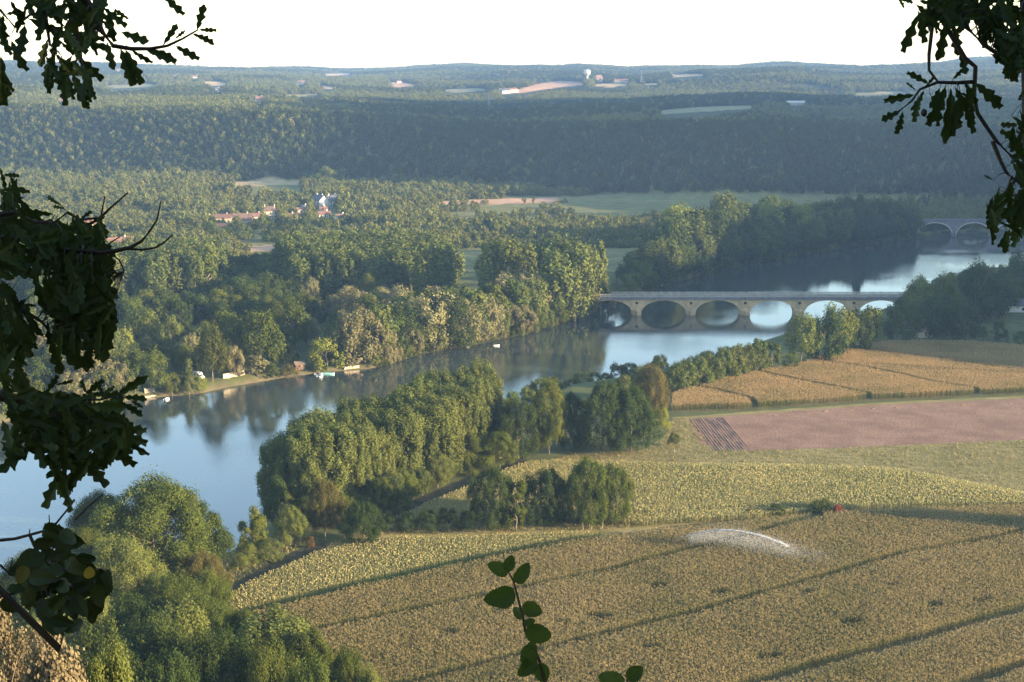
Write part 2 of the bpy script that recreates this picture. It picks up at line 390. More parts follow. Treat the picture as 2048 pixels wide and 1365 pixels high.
def water_mat():
    m, nt, b, out = nodes('river_water'); N = nt.nodes.new; L = nt.links.new
    b.inputs['Base Color'].default_value = (.040, .052, .045, 1); b.inputs['Roughness'].default_value = .03
    b.inputs['IOR'].default_value = 2.0; b.inputs['Specular IOR Level'].default_value = .5
    ge = N('ShaderNodeNewGeometry'); mp = N('ShaderNodeMapping'); mp.inputs['Scale'].default_value = (1, .55, 1)
    L(ge.outputs['Position'], mp.inputs['Vector'])
    n = N('ShaderNodeTexNoise'); n.inputs['Scale'].default_value = 1.4; n.inputs['Detail'].default_value = 3
    L(mp.outputs[0], n.inputs['Vector'])
    big = N('ShaderNodeTexNoise'); big.inputs['Scale'].default_value = .018; big.inputs['Detail'].default_value = 4; L(ge.outputs['Position'], big.inputs['Vector'])
    mr = N('ShaderNodeMapRange'); mr.inputs['From Min'].default_value = .4; mr.inputs['From Max'].default_value = .65
    mr.inputs['To Min'].default_value = .015; mr.inputs['To Max'].default_value = .09; L(big.outputs[0], mr.inputs['Value'])
    bp = N('ShaderNodeBump'); bp.inputs['Distance'].default_value = 1.0
    L(mr.outputs[0], bp.inputs['Strength']); L(n.outputs[0], bp.inputs['Height']); L(bp.outputs[0], b.inputs['Normal'])
    return m
xs = [p[0] for p in RIVER]; ys = [p[1] for p in RIVER]
me = bpy.data.meshes.new('river_water')
mar = 14
# the water sheet lies under the banks, its visible edge is where the terrain rises through it
me.from_pydata([(-900, 200, 0), (1200, 200, 0), (1200, 1400, 0), (-900, 1400, 0)], [], [(0, 1, 2, 3)])
river = link('river_water', me, water_mat()); tag(river, kind='structure')

# ------------------------------------------------------------------ bridges
def bridge(name, x0, x1, y, width, piers, zc_wall, zp0, zp1, spring, crown, pier_w, occ, label, mats, cornice=True):
    r = empty(name, (0, y, 0)); tag(r, label, 'bridge')
    xs = set(np.arange(x0, x1 + .01, .45).tolist())
    for p in piers:
        for e in (-pier_w / 2, pier_w / 2): xs |= {p + e - 1e-3, p + e + 1e-3}
        if occ: xs |= set((p + occ * np.cos(np.linspace(0, math.pi, 13))).tolist())
    xs = sorted(xs)
    def soffit(x):
        for a, b in zip(piers[:-1], piers[1:]):
            l, rr = a + pier_w / 2, b - pier_w / 2
            if l < x < rr:
                t = (x - (l + rr) / 2) / ((rr - l) / 2)
                return spring + (crown - spring) * math.sqrt(max(0, 1 - t * t))
        return -2.4
    occz = crown - .6 - (occ or 0)
    V = []; F = []
    def quad(a, b, c, d):
        n = len(V); V.extend([a, b, c, d]); F.append((n, n + 1, n + 2, n + 3))
    def ints(x):
        s = soffit(x)
        if occ:
            for p in piers:
                if abs(x - p) <= occ + 1e-6:
                    h = math.sqrt(max(0, occ * occ - (x - p) ** 2)); return [(s, occz - h), (occz + h, zc_wall)]
        return [(s, zc_wall)]
    hw = width / 2
    for a, b in zip(xs[:-1], xs[1:]):
        m = (a + b) / 2; im = ints(m); ia, ib = ints(a + 1e-5), ints(b - 1e-5)
        if len(im) != len(ia): ia = [(ia[0][0], occz), (occz, zc_wall)] if len(im) == 2 else im
        if len(im) != len(ib): ib = [(ib[0][0], occz), (occz, zc_wall)] if len(im) == 2 else im
        for (la, ha), (lb, hb) in zip(ia, ib):
            quad((a, -hw, la), (b, -hw, lb), (b, -hw, hb), (a, -hw, ha))
            quad((b, hw, lb), (a, hw, la), (a, hw, ha), (b, hw, hb))
            quad((a, hw, la), (b, hw, lb), (b, -hw, lb), (a, -hw, la))
            if ha < zc_wall - 1e-3: quad((a, -hw, ha), (b, -hw, hb), (b, hw, hb), (a, hw, ha))
    me = bpy.data.meshes.new('arch_wall'); me.from_pydata(V, [], F); me.update(); link('arch_wall', me, mats[0], r)
    # raised ring of voussoirs over each arch
    for a, b in zip(piers[:-1], piers[1:]):
        l, rr = a + pier_w / 2, b - pier_w / 2; c = (l + rr) / 2; hx = (rr - l) / 2; V = []; F = []
        K = 24
        for k in range(K + 1):
            t = math.pi * k / K; cx, cz = math.cos(t), math.sin(t)
            for q in (0, .75):
                xx = c - (hx + q) * cx; zz = spring + (crown - spring + q) * cz
                V += [(xx, -hw - .12, zz), (xx, -hw + .05, zz)]
        for k in range(K):
            i = 4 * k; F += [(i, i + 4, i + 6, i + 2), (i + 2, i + 6, i + 7, i + 3), (i + 1, i + 5, i + 4, i)]
        me = bpy.data.meshes.new('arch_ring'); me.from_pydata(V, [], F); me.update(); link('arch_ring', me, mats[3], r)
    for p in piers:
        for s in (-1, 1):
            mb = MB()
            y0 = s * (hw + .02)
            pts = [(p - pier_w * .42, y0), (p, y0 + s * 2.6), (p + pier_w * .42, y0)]
            vs = [(q[0], q[1], -2.4) for q in pts] + [(q[0], q[1], spring + 1.3) for q in pts] + [(p, y0, spring + 2.6)]
            fs = [(0, 1, 4, 3), (1, 2, 5, 4), (3, 4, 6), (4, 5, 6)]
            mb.add(vs, fs if s < 0 else [f[::-1] for f in fs])
            mb.build('cutwater', mats[0], r)
    mb = MB()
    mb.box(x0, x1, -hw - .45, hw + .45, zc_wall + .003, zp0)
    if cornice:
        x = x0 + .6
        while x < x1: mb.box(x, x + .45, -hw - .40, -hw - .003, zc_wall - .45, zc_wall + .001); x += 1.3
    mb.build('cornice', mats[2], r)
    mb = MB(); mb.box(x0, x1, -hw + .1, hw - .1, zp0 + .002, zp0 + .06); mb.build('roadway', M['asphalt'], r)
    for s in (-1, 1):
        mb = MB(); x = x0
        while x < x1:
            yy = s * (hw + .15)
            mb.box(x, x + .55, yy - .22, yy + .22, zp0 + .003, zp1 + .12)
            mb.box(x + .551, x + 4.33, yy - .13, yy + .13, zp0 + .003, zp0 + .22)
            mb.box(x + .551, x + 4.33, yy - .15, yy + .15, zp1 - .24, zp1)
            xx = x + .75
            while xx < x + 4.2: mb.box(xx, xx + .26, yy - .09, yy + .09, zp0 + .221, zp1 - .241); xx += .42
            x += 4.331
        mb.build('parapet', mats[1], r)
    return r
BY = P(1272, 628)[1]
sc_b = (P(1380, 628)[0] - P(1272, 628)[0])
PIER0 = P(1272, 628)[0]
piers = [PIER0 + sc_b * k for k in range(-2, 6)]
bridge('stone_arch_bridge', P(1110, 628)[0], P(1870, 628)[0], BY, 7.0, piers, 7.75, 8.9, 10.3, .8, 7.15, 4.6, .75,
       'long stone road bridge with wide round arches crossing the river', [M['stone'], M['stone_pale'], M['cornice'], M['stone']])
VY = P(1867, 472)[1]
vx = [P(1829 + 77 * k, 472)[0] for k in range(-1, 6)]
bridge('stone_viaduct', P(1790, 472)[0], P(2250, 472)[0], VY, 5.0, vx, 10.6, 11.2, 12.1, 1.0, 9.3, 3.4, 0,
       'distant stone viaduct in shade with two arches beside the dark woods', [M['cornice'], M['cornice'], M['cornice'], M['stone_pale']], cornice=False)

# ------------------------------------------------------------------ trees: generators
def clump_crown(prof, wr, t0, nc, rc, el, nleaf, leaf, seed, rag=.22, upw=.3, leafasp=1.0, inner=.35):
    g = np.random.default_rng(seed)
    s = g.random(nc) ** .95; az = g.random(nc) * 2 * math.pi
    ph = g.random(4) * 6.28
    irr = 1 + rag * (np.sin(2 * az + ph[0] + 3 * s) * .6 + np.sin(3 * az + ph[1] - 5 * s) * .4)
    R = prof(s) * .5 * wr * irr
    rad = np.maximum(R - rc * .8, .1 * R) * np.sqrt(inner + (1 - inner) * g.random(nc))
    z = t0 + rc * el * .8 + s * (1 - t0 - rc * el * 1.5)
    C = np.stack([rad * np.cos(az), rad * np.sin(az), z], 1)
    rcs = rc * (.45 + 1.25 * g.random(nc) ** 1.6)
    w = rcs ** 2; k = g.choice(nc, nleaf, p=w / w.sum())
    d = g.normal(size=(nleaf, 3)); d /= np.linalg.norm(d, axis=1)[:, None]
    out = C[k] * np.array([1, 1, 0]); out /= (np.linalg.norm(out, axis=1)[:, None] + 1e-6)
    d = d + .55 * out + np.array([0, 0, upw]); d /= np.linalg.norm(d, axis=1)[:, None]
    pos = C[k] + d * (rcs[k] * (.35 + .85 * g.random(nleaf) ** .8 + .5 * (g.random(nleaf) < .10) * g.random(nleaf)))[:, None] * np.array([1, 1, el])
    n = d + .75 * g.normal(size=(nleaf, 3)) * .6; n /= np.linalg.norm(n, axis=1)[:, None]
    a = np.cross(n, g.normal(size=(nleaf, 3))); a /= np.linalg.norm(a, axis=1)[:, None]; b = np.cross(n, a)
    sz = leaf * (.6 + .8 * g.random(nleaf)) * .5
    a = a * (sz * leafasp)[:, None]; b = b * sz[:, None]
    V = np.stack([pos - a, pos - b * .8, pos + a, pos + b * .8], 1).reshape(-1, 3)
    V[:, 2] = np.maximum(V[:, 2], 0.003)
    F = np.arange(nleaf * 4).reshape(-1, 4)
    vals = np.clip(g.random(nleaf) * .7 + g.random(nc)[k] * .35, 0, 1)
    return V, F, vals
pr_pop = lambda s: np.sin(np.pi * (.07 + .83 * s) ** .92) ** .42
pr_col = lambda s: np.sin(np.pi * (.05 + .93 * s) ** .75) ** .6
pr_broad = lambda s: np.sin(np.pi * (.10 + .86 * s) ** .85) ** .55
pr_bush = lambda s: np.cos(s * np.pi / 2 * .92) ** .45
pr_con = lambda s: (1 - s) ** .8 * .95 + .05
KINDS = {  # profile, width ratio, crown base, clumps, clump radius, elongation, leaf aspect
 'poplar': (pr_pop, .42, .06, 120, .044, 2.5, 'poplar'),
 'column': (pr_col, .22, .05, 45, .035, 2.6, 'poplar'),
 'broad': (pr_broad, .95, .12, 70, .105, 1.15, 'broad'),
 'dense': (pr_broad, .98, .02, 110, .080, 1.45, 'dense'),
 'willow': (pr_broad, 1.1, .03, 80, .085, 1.4, 'willow'),
 'bush': (pr_bush, 1.25, .0, 45, .13, 1.0, 'broad'),
 'sparse': (pr_broad, .62, .08, 30, .075, 1.3, 'broad'),
 'conic': (pr_con, .55, .02, 50, .07, 1.3, 'broad'),
}
def trunk_mesh(kind, seed):
    g = random.Random(seed); mb = MB()
    wr = KINDS[kind][1]; top = .8 if kind in ('poplar', 'column', 'conic') else .62
    r0 = .014 if wr < .5 else .024
    lean = [(g.uniform(-.01, .01) * i, g.uniform(-.01, .01) * i) for i in range(6)]
    pts = [(lean[i][0], lean[i][1], -.03 + (top + .03) * i / 5) for i in range(6)]
    mb.tube(pts, [r0 * (1 - .8 * i / 5) for i in range(6)], 6)
    for k in range(7 if kind in ('poplar', 'column') else 9):
        t = g.uniform(.2, .95) if wr < .5 else g.uniform(.35, .95); i = min(4, int(t * 5)); b = Vector(pts[i]).lerp(Vector(pts[i + 1]), t * 5 - i)
        a = g.uniform(0, 6.28); L = wr * g.uniform(.22, .38); up = g.uniform(.5, 1.3) * L
        e = b + Vector((math.cos(a) * L, math.sin(a) * L, up)); m = b.lerp(e, .5) + Vector((0, 0, -.1 * L))
        mb.tube([b, m, e], [r0 * .4, r0 * .28, r0 * .1], 4)
    me = bpy.data.meshes.new('trunk'); me.from_pydata(mb.v, [], mb.f); me.update(); return me
_cache = {}
def crown_data(kind, lod, var, mat):
    key = (kind, lod, var, mat)
    if key not in _cache:
        p, wr, t0, nc, rc, el, _ = KINDS[kind]
        small = kind in ('bush', 'sparse')
        n, lf = {'near': (32000, .0145), 'mid': (5200, .032), 'hero': (60000, .0108)}[lod]
        if small: n, lf = int(n * .45), lf * 1.6
        if kind in ('willow', 'dense', 'broad'): n = int(n * 1.25); lf *= 1.12
        if lod != 'mid' and not small: nc = int(nc * 2.3); rc = rc * .72
        base = (kind, lod, var)
        if base not in _cache:
            _cache[base] = clump_crown(p, wr, t0, nc, rc, el, n, lf, hash((len(kind) * 7 + ord(kind[0]), var, lod != 'mid')) % 10000, leafasp=1.25 if kind in ('willow', 'poplar') else 1.0)
        V, F, v = _cache[base]
        _cache[key] = npmesh('crown', V, F, vals=v, mats=[M[mat]])
    return _cache[key]
_tr = {}
def trunk_data(kind, var, pale):
    key = (kind, var, pale)
    if key not in _tr:
        me = trunk_mesh(kind, var * 13 + 5); me.materials.append(M['pale_bark'] if pale else M['bark']); _tr[key] = me
    return _tr[key]
NAMES = {'poplar': 'poplar_tree', 'column': 'columnar_poplar', 'broad': 'broadleaf_tree', 'dense': 'dense_tree', 'willow': 'willow_tree', 'bush': 'bush', 'sparse': 'young_tree', 'conic': 'conical_tree'}
TREES = []
def put_tree(kind, x, y, h, w, label, group=None, mat=None, pale=False, cat=None, z=None):
    if kind == 'poplar': w *= 1.25
    z = G(x, y) if z is None else z
    lod = 'near' if y < 500 else 'mid'
    if 40 < y < 330 and x < 0: lod = 'hero'
    elif y < 20: lod = 'mid'
    var = random.randrange({'near': 4, 'mid': 5, 'hero': 2}[lod])
    wr = KINDS[kind][1]; sx = w / wr
    e = empty(NAMES[kind], (x, y, z - .05), random.uniform(0, 6.28), (sx, sx, h))
    tag(e, label, cat or ('bush' if kind == 'bush' else 'tree'), group)
    if kind != 'bush': link('trunk', trunk_data(kind, var % 3, pale), None, e)
    link('crown', crown_data(kind, lod, var, mat or KINDS[kind][6]), None, e)
    TREES.append((x, y, w)); return e
def tree(kind, px, pyb, pyt, wpx, label, group=None, mat=None, pale=False):
    """base pixel, top pixel and crown width in photo pixels -> a tree standing on the terrain"""
    x, y, z = PG(px, pyb); f = y * CP - (z - CAMZ) * SP
    d = ray(px, pyt); t = y / d[1]; h = max(1.2, CAMZ + d[2] * t - z)
    return put_tree(kind, x, y, h * 1.0, wpx * f / FPX, label, group, mat, pale, z=z)
def tree_top(kind, px, pyt, dist, w, label, group=None, mat=None, pale=False):
    d = ray(px, pyt); t = dist / d[1]; x = d[0] * t; z = G(x, dist); h = max(1.5, CAMZ + d[2] * t - z)
    return put_tree(kind, x, dist, h, w, label, group, mat, pale, z=z)
ONES = ['', 'first', 'second', 'third', 'fourth', 'fifth', 'sixth', 'seventh', 'eighth', 'ninth', 'tenth', 'eleventh', 'twelfth', 'thirteenth', 'fourteenth', 'fifteenth', 'sixteenth', 'seventeenth', 'eighteenth', 'nineteenth']
TENS = ['', '', 'twenty', 'thirty', 'forty', 'fifty', 'sixty', 'seventy', 'eighty', 'ninety']
def ordinal(n):
    if n < 20: return ONES[n]
    if n >= 100: return 'hundred-and-' + ordinal(n - 100) if n > 100 else 'hundredth'
    t, o = divmod(n, 10)
    return (TENS[t] + '-' + ONES[o]) if o else TENS[t][:-1] + 'ieth'
def fill(poly_px, spacing, kinds, hr, desc, where, group, jitter=.35, zland=3.2, wk=None, avoid=(), pale=.0, rot=.35, mats=None):
    """individual trees standing in a polygon (photo pixels on the ground), each of them a thing"""
    wp = [P(a, b, zland) for a, b in poly_px]
    xs = [p[0] for p in wp]; ys = [p[1] for p in wp]; c, s = math.cos(rot), math.sin(rot)
    out = []
    R = int((max(xs) - min(xs) + max(ys) - min(ys)) / spacing) + 2; cx, cy = sum(xs) / len(xs), sum(ys) / len(ys)
    for i in range(-R, R):
        for j in range(-R, R):
            a = (i + random.uniform(-jitter, jitter)) * spacing; b = (j + random.uniform(-jitter, jitter)) * spacing
            x, y = cx + a * c - b * s, cy + a * s + b * c
            if not inpoly(np.array([x]), np.array([y]), wp)[0]: continue
            if pdist(np.array([x]), np.array([y]), RIVER, True)[0] < 1.2 or inpoly(np.array([x]), np.array([y]), RIVER)[0]: continue
            if any((x - t[0]) ** 2 + (y - t[1]) ** 2 < (t[2] * .42) ** 2 for t in TREES): continue
            out.append((x, y))
    out.sort(key=lambda p: p[0] / p[1])
    for n, (x, y) in enumerate(out):
        kind = random.choice(kinds); h = random.uniform(*hr); mat = None
        if mats and random.random() < .3: mat = random.choice(mats)
        w = h * KINDS[kind][1] * random.uniform(.85, 1.25)
        put_tree(kind, x, y, h, w, '%s, %s from the left %s' % (desc, ordinal(n + 1), where), group, mat, random.random() < pale)
    return len(out)

def along_bank(bank, px0, px1, step, off, kinds, hr, desc, where, group, mats=None, jit=.4):
    """trees standing at the water's edge, following the bank line between two photo columns"""
    pts = [p for p in bank]; d = [0.0]
    for a, b in zip(pts[:-1], pts[1:]): d.append(d[-1] + math.hypot(b[0] - a[0], b[1] - a[1]))
    t = 0.0; out = []
    while t < d[-1]:
        x = float(np.interp(t, d, [p[0] for p in pts])); y = float(np.interp(t, d, [p[1] for p in pts]))
        x2 = float(np.interp(t + 2, d, [p[0] for p in pts])); y2 = float(np.interp(t + 2, d, [p[1] for p in pts]))
        q = 1024 + FPX * x / (y * CP + CAMZ * SP)
        if px0 < q < px1:
            L = math.hypot(x2 - x, y2 - y) + 1e-6; nx, ny = -(y2 - y) / L, (x2 - x) / L; o = random.uniform(*off)
            out.append((x + nx * o, y + ny * o))
        t += step * random.uniform(1 - jit, 1 + jit)
    out.sort(key=lambda p: p[0] / p[1])
    for n, (x, y) in enumerate(out):
        k = random.choice(kinds); h = random.uniform(*hr); mat = random.choice(mats) if mats and random.random() < .4 else None
        put_tree(k, x, y, h, h * KINDS[k][1] * random.uniform(.85, 1.3), '%s, %s from the left %s' % (desc, ordinal(n + 1), where), group, mat, random.random() < .4)
# ------------------------------------------------------------------ right bank: meadow, ploughed land, crops
ZF = 6.0
def sheet(name, poly, mat, dz, label=None):
    w0 = [P(a, b, ZF) for a, b in poly]; w = []
    for (ax, ay), (bx, by) in zip(w0, w0[1:] + w0[:1]):
        L = math.hypot(bx - ax, by - ay); k = max(1, int(L / 2.2)); w.append((ax, ay))
        for i in range(1, k): t = i / k; j = random.uniform(-.45, .45); w.append((ax + (bx - ax) * t - (by - ay) / L * j, ay + (by - ay) * t + (bx - ax) / L * j))
    me = bpy.data.meshes.new(name); me.from_pydata([(x, y, ZF + dz) for x, y in w], [], [tuple(range(len(w)))]); me.update()
    return tag(link(name, me, mat), label, kind='structure')
MEADOW = [(1085, 925), (1150, 908), (1290, 900), (1335, 868), (1345, 835), (1500, 824), (1750, 806), (2048, 792), (2420, 776), (2600, 1010), (2048, 1010), (1600, 1045), (1150, 1075), (860, 1085), (640, 1100), (700, 1068), (800, 1030), (960, 960)]
sheet('meadow', MEADOW, M['grass'], .012)
sheet('ploughed_field', [(1376, 838), (1500, 829), (1750, 810), (2048, 797), (2400, 783), (2420, 866), (2048, 880), (1760, 893), (1505, 902), (1400, 890)], M['plough'], .022)
M['furrow'] = sheet_mat('damp_turned_soil', (.19, .115, .08), (.27, .165, .11), (.15, .09, .065), .5, 2.5)  # turned soil slightly darker than the ploughed field
# open furrows of the darker corner plot: real ridges
def furrows():
    a0, a1 = P(1378, 838, ZF), P(1448, 836, ZF); b0, b1 = P(1425, 903, ZF), P(1505, 902, ZF)
    mb = MB(); n = 13
    for i in range(n):
        t = (i + .5) / n; hw = random.uniform(.14, .34) / n
        q = lambda A, B, t: (A[0] + (B[0] - A[0]) * t, A[1] + (B[1] - A[1]) * t)
        l0, l1 = q(a0, a1, t - hw), q(a0, a1, t + hw); m0, m1 = q(b0, b1, t - hw), q(b0, b1, t + hw)
        c0, c1 = q(a0, a1, t), q(b0, b1, t); K = 8
        for k in range(K):
            u, v = k / K, (k + 1) / K; wob = lambda: random.uniform(.22, .5)
            A = q(l0, m0, u); B = q(l0, m0, v); C = q(l1, m1, u); D = q(l1, m1, v); E = q(c0, c1, u); Fp = q(c0, c1, v)
            h1, h2 = random.uniform(.05, .2), random.uniform(.05, .2)
            mb.add([(*A, ZF + .02), (*B, ZF + .02), (*C, ZF + .02), (*D, ZF + .02), (*E, ZF + h1), (*Fp, ZF + h2)], [(0, 1, 5, 4), (4, 5, 3, 2)])
    o = mb.build('furrow_ridges', M['furrow']); tag(o, kind='structure')
furrows()
def mounds():
    mb = MB()
    for px, py in [(1550, 832), (1577, 830), (1617, 827), (1650, 824), (1700, 821), (1745, 818), (1793, 817), (1826, 815), (1868, 813), (1925, 811), (1975, 809), (2020, 808)]:
        x, y = P(px, py, ZF); L = random.uniform(1.0, 2.6); h = random.uniform(.2, .45)
        mb.add([(x - L, y, ZF + .02), (x, y - .5, ZF + .02), (x + L, y + .1, ZF + .02), (x + .2, y + .6, ZF + .02), (x - .2 * L, y, ZF + h), (x + .3 * L, y + .1, ZF + h * .7)], [(0, 1, 4), (1, 5, 4), (1, 2, 5), (2, 3, 5), (3, 4, 5), (3, 0, 4)])
    tag(mb.build('soil_mounds', M['furrow']), kind='structure')
mounds()
def line_px(pts, z=ZF): return [P(a, b, z) for a, b in pts]
def field_points(poly_px, sp_row, sp_in, ang, gaps, ztop, jit=.25, zg=ZF):
    poly = [P(a, b, zg) for a, b in poly_px]
    xs = [p[0] for p in poly]; ys = [p[1] for p in poly]; cx, cy = np.mean(xs), np.mean(ys)
    R = max(max(xs) - min(xs), max(ys) - min(ys)) * .8
    a = np.arange(-R, R, sp_in); b = np.arange(-R, R, sp_row); A, B = np.meshgrid(a, b)
    A = A + RNG.uniform(-.5, .5, A.shape) * sp_in; B = B + RNG.uniform(-jit, jit, B.shape) * sp_row
    c, s = math.cos(ang), math.sin(ang)
    X = (cx + A * c - B * s).ravel(); Y = (cy + A * s + B * c).ravel()
    k = inpoly(X, Y, poly)
    X, Y = X[k], Y[k]
    for pts, w in gaps:
        d = pdist(X, Y, [P(p[0], p[1], zg) for p in pts]); k = d > w / 2; X, Y = X[k], Y[k]
    k = ~inpoly(X, Y, RIVER)
    return X[k], Y[k]
def tile(name, X, Y, protos, mat, hmin, hmax, zg=ZF, val_noise=.15, use_ground=False):
    n = len(X); rot = RNG.uniform(0, 2 * math.pi, n); sc = RNG.uniform(hmin, hmax, n) * (1 + .07 * vnoise(X / 13, Y / 9) + .03 * vnoise(X / 5, Y / 4)); pick = RNG.integers(0, len(protos), n)
    Z = np.full(n, zg) if not use_ground else ground(X, Y)
    Vs, Fs, vals = [], [], []; off = 0
    for i, (pv, pf, pw) in enumerate(protos):
        m = pick == i; k = int(m.sum())
        if not k: continue
        c, s = np.cos(rot[m])[:, None], np.sin(rot[m])[:, None]; q = sc[m][:, None]
        vx = (pv[None, :, 0] * c - pv[None, :, 1] * s) * q + X[m][:, None]
        vy = (pv[None, :, 0] * s + pv[None, :, 1] * c) * q + Y[m][:, None]
        vz = pv[None, :, 2] * q + Z[m][:, None]
        Vs.append(np.stack([vx, vy, vz], -1).reshape(-1, 3))
        Fs.append((pf[None] + (np.arange(k) * len(pv))[:, None, None]).reshape(-1, 4) + off); off += k * len(pv)
        vals.append(np.clip(np.tile(pw, k) + np.repeat(RNG.normal(0, val_noise, k), len(pf)), 0, 1))
    return link(name, npmesh(name, np.concatenate(Vs), np.concatenate(Fs), vals=np.concatenate(vals), mats=[mat]))
def maize_proto(seed):
    g = random.Random(seed); V = []; F = []; W = []
    def q(vs, w): n = len(V); V.extend(vs); F.append((n, n + 1, n + 2, n + 3)); W.append(w)
    for k in range(7):
        a = g.uniform(0, 6.28); z = .45 + 1.5 * k / 6 + g.uniform(-.1, .1); L = g.uniform(.36, .56); w = .055
        c, s = math.cos(a), math.sin(a); m = (c * L * .5, s * L * .5, z + .22); e = (c * L, s * L, z + g.uniform(-.15, .1))
        q([(-s * w * .4, c * w * .4, z), (s * w * .4, -c * w * .4, z), (m[0] + s * w, m[1] - c * w, m[2]), (m[0] - s * w, m[1] + c * w, m[2])], max(0, g.uniform(-.1, .2) + .75 * (k / 6) ** 2.2))
        q([(m[0] - s * w, m[1] + c * w, m[2]), (m[0] + s * w, m[1] - c * w, m[2]), (e[0] + s * .01, e[1] - c * .01, e[2]), (e[0] - s * .01, e[1] + c * .01, e[2])], max(0, g.uniform(-.1, .3) + .8 * (k / 6) ** 2))
    q([(-.02, 0, 0), (.02, 0, 0), (.015, 0, 2.1), (-.015, 0, 2.1)], .4)
    for k in range(4):
        a = g.uniform(0, 6.28); r = g.uniform(.08, .2); c, s = math.cos(a), math.sin(a)
        q([(0, 0, 2.0), (s * .03, -c * .03, 2.02), (c * r, s * r, 2.0 + g.uniform(.2, .4)), (c * r - s * .03, s * r + c * .03, 2.25)], 1.0)
    return np.array(V), np.array(F), np.array(W)
def sunflower_proto(seed):
    g = random.Random(seed); V = []; F = []; W = []
    def q(vs, w): n = len(V); V.extend(vs); F.append((n, n + 1, n + 2, n + 3)); W.append(w)
    q([(-.02, 0, 0), (.02, 0, 0), (.02, 0, 1.45), (-.02, 0, 1.45)], .3)
    for k in range(7):
        a = g.uniform(0, 6.28); z = .35 + 1.0 * k / 6; L = g.uniform(.22, .34); c, s = math.cos(a), math.sin(a); w = .11
        q([(0, 0, z), (c * L * .5 + s * w, s * L * .5 - c * w, z + .08), (c * L, s * L, z - .12), (c * L * .5 - s * w, s * L * .5 + c * w, z + .08)], g.uniform(.15, .95))
    n = Vector((.7, 0, -.2)).normalized(); u = n.cross(Vector((0, 1, 0))).normalized(); v = n.cross(u); r = g.uniform(.12, .17); c0 = Vector((.12, 0, 1.45))
    ring = [c0 + (u * math.cos(t) + v * math.sin(t)) * r for t in [i * math.pi / 3 for i in range(6)]]
    q([tuple(ring[0]), tuple(ring[1]), tuple(ring[2]), tuple(ring[3])], .9); q([tuple(ring[3]), tuple(ring[4]), tuple(ring[5]), tuple(ring[0])], .9)
    return np.array(V), np.array(F), np.array(W)
maizes = [maize_proto(i) for i in range(5)]; suns = [sunflower_proto(i) for i in range(5)]
sheet('maize_soil', [(470, 1228), (700, 1172), (900, 1128), (1150, 1080), (1400, 1045), (1600, 1022), (1800, 1012), (2048, 1006), (2500, 995), (2700, 1560), (300, 1560)], M['soil_green'], .028)
MZ = [(485, 1226), (700, 1172), (900, 1128), (1150, 1078), (1300, 1058), (1440, 1044), (1600, 1027), (1660, 1022), (1800, 1013), (2048, 1006), (2420, 997), (2650, 1560), (330, 1560)]
gaps = [([(560, 1268), (1210, 1135), (1350, 1100), (1500, 1062), (1640, 1026)], 2.2), ([(760, 1372), (1090, 1290), (1400, 1216), (1700, 1132), (1800, 1102), (2000, 1068), (2300, 1010)], 2.3),
        ([(1380, 1395), (1480, 1365), (1760, 1290), (2048, 1210), (2300, 1140)], 3.6), ([(1830, 1392), (1920, 1365), (2048, 1322), (2300, 1240)], 3.4)]
for _x, _y in [(1190, 1226), (1206, 1228), (1962, 1196), (1870, 1205), (1540, 1306), (1320, 1166), (1440, 1180), (1700, 1240), (1120, 1240), (1000, 1215), (1780, 1165), (1300, 1290), (1610, 1180), (900, 1260), (1850, 1120)]:
    gaps.append(([(_x - random.uniform(4, 16), _y + 1), (_x + random.uniform(4, 16), _y - 1)], random.uniform(1.6, 3.4)))
A0, A1 = P(1400, 1216, ZF), P(1700, 1132, ZF); ang = math.atan2(A1[1] - A0[1], A1[0] - A0[0])
X, Y = field_points(MZ, .64, .40, ang, gaps, 2.3, zg=8.3)
# the greener headland rows along the sunflower edge are planted without ripe tassels
tag(tile('maize_crop', X, Y, maizes, M['maize'], .85, 1.12), 'ripening maize crop with tan tassels filling the big near field', 'maize crop', kind='stuff')
green = [(v, f, np.minimum(w, .05)) for v, f, w in maizes]
X, Y = field_points([(440, 1232), (700, 1165), (900, 1121), (1150, 1073), (1200, 1066), (1210, 1078), (1150, 1086), (900, 1137), (700, 1181), (450, 1252)], .6, .45, ang, [], 2, zg=7.4)
tag(tile('green_headland', X, Y, green, M['headland'], .55, .85), 'narrow green headland strip between sunflowers and maize', 'green strip', kind='stuff')
X, Y = field_points([(790, 1036), (850, 1006), (960, 960), (1010, 938), (1060, 922), (1140, 919), (1340, 925), (1600, 929), (1790, 935), (1900, 955), (2048, 984), (2300, 1004), (2048, 1004), (1800, 1008), (1660, 1014), (1500, 1030), (1280, 1044), (1180, 1040), (1040, 1034), (900, 1034)], .56, .46, .05, [([(1200, 1030), (1500, 1012), (1700, 1010)], 1.2)], 1.6, zg=7.4)
tag(tile('sunflower_crop', X, Y, suns, M['sunflower'], .85, 1.15), 'yellowing sunflower crop behind the four round trees', 'sunflower crop', kind='stuff')
X, Y = field_points([(425, 1205), (520, 1150), (640, 1100), (780, 1072), (960, 1068), (1150, 1062), (1195, 1062), (1150, 1071), (900, 1118), (700, 1162), (440, 1228)], .56, .46, .15, [], 1.6, zg=7.4)
tag(tile('sunflower_crop', X, Y, suns, M['sunflower'], .8, 1.1), 'pale yellow sunflower strip curving beside the riverside trees', 'sunflower crop', kind='stuff')
sheet('field_soil', [(1342, 826), (1500, 821), (1750, 803), (2048, 790), (2400, 774), (2400, 700), (2048, 690), (1950, 681), (1780, 680), (1700, 690), (1600, 725), (1460, 750), (1340, 790)], M['soil_green'], .02)
UP = [(1342, 824), (1500, 819), (1750, 801), (2048, 788), (2400, 772), (2400, 714), (2048, 701), (1950, 692), (1780, 691), (1705, 701), (1600, 736), (1465, 762), (1345, 797)]
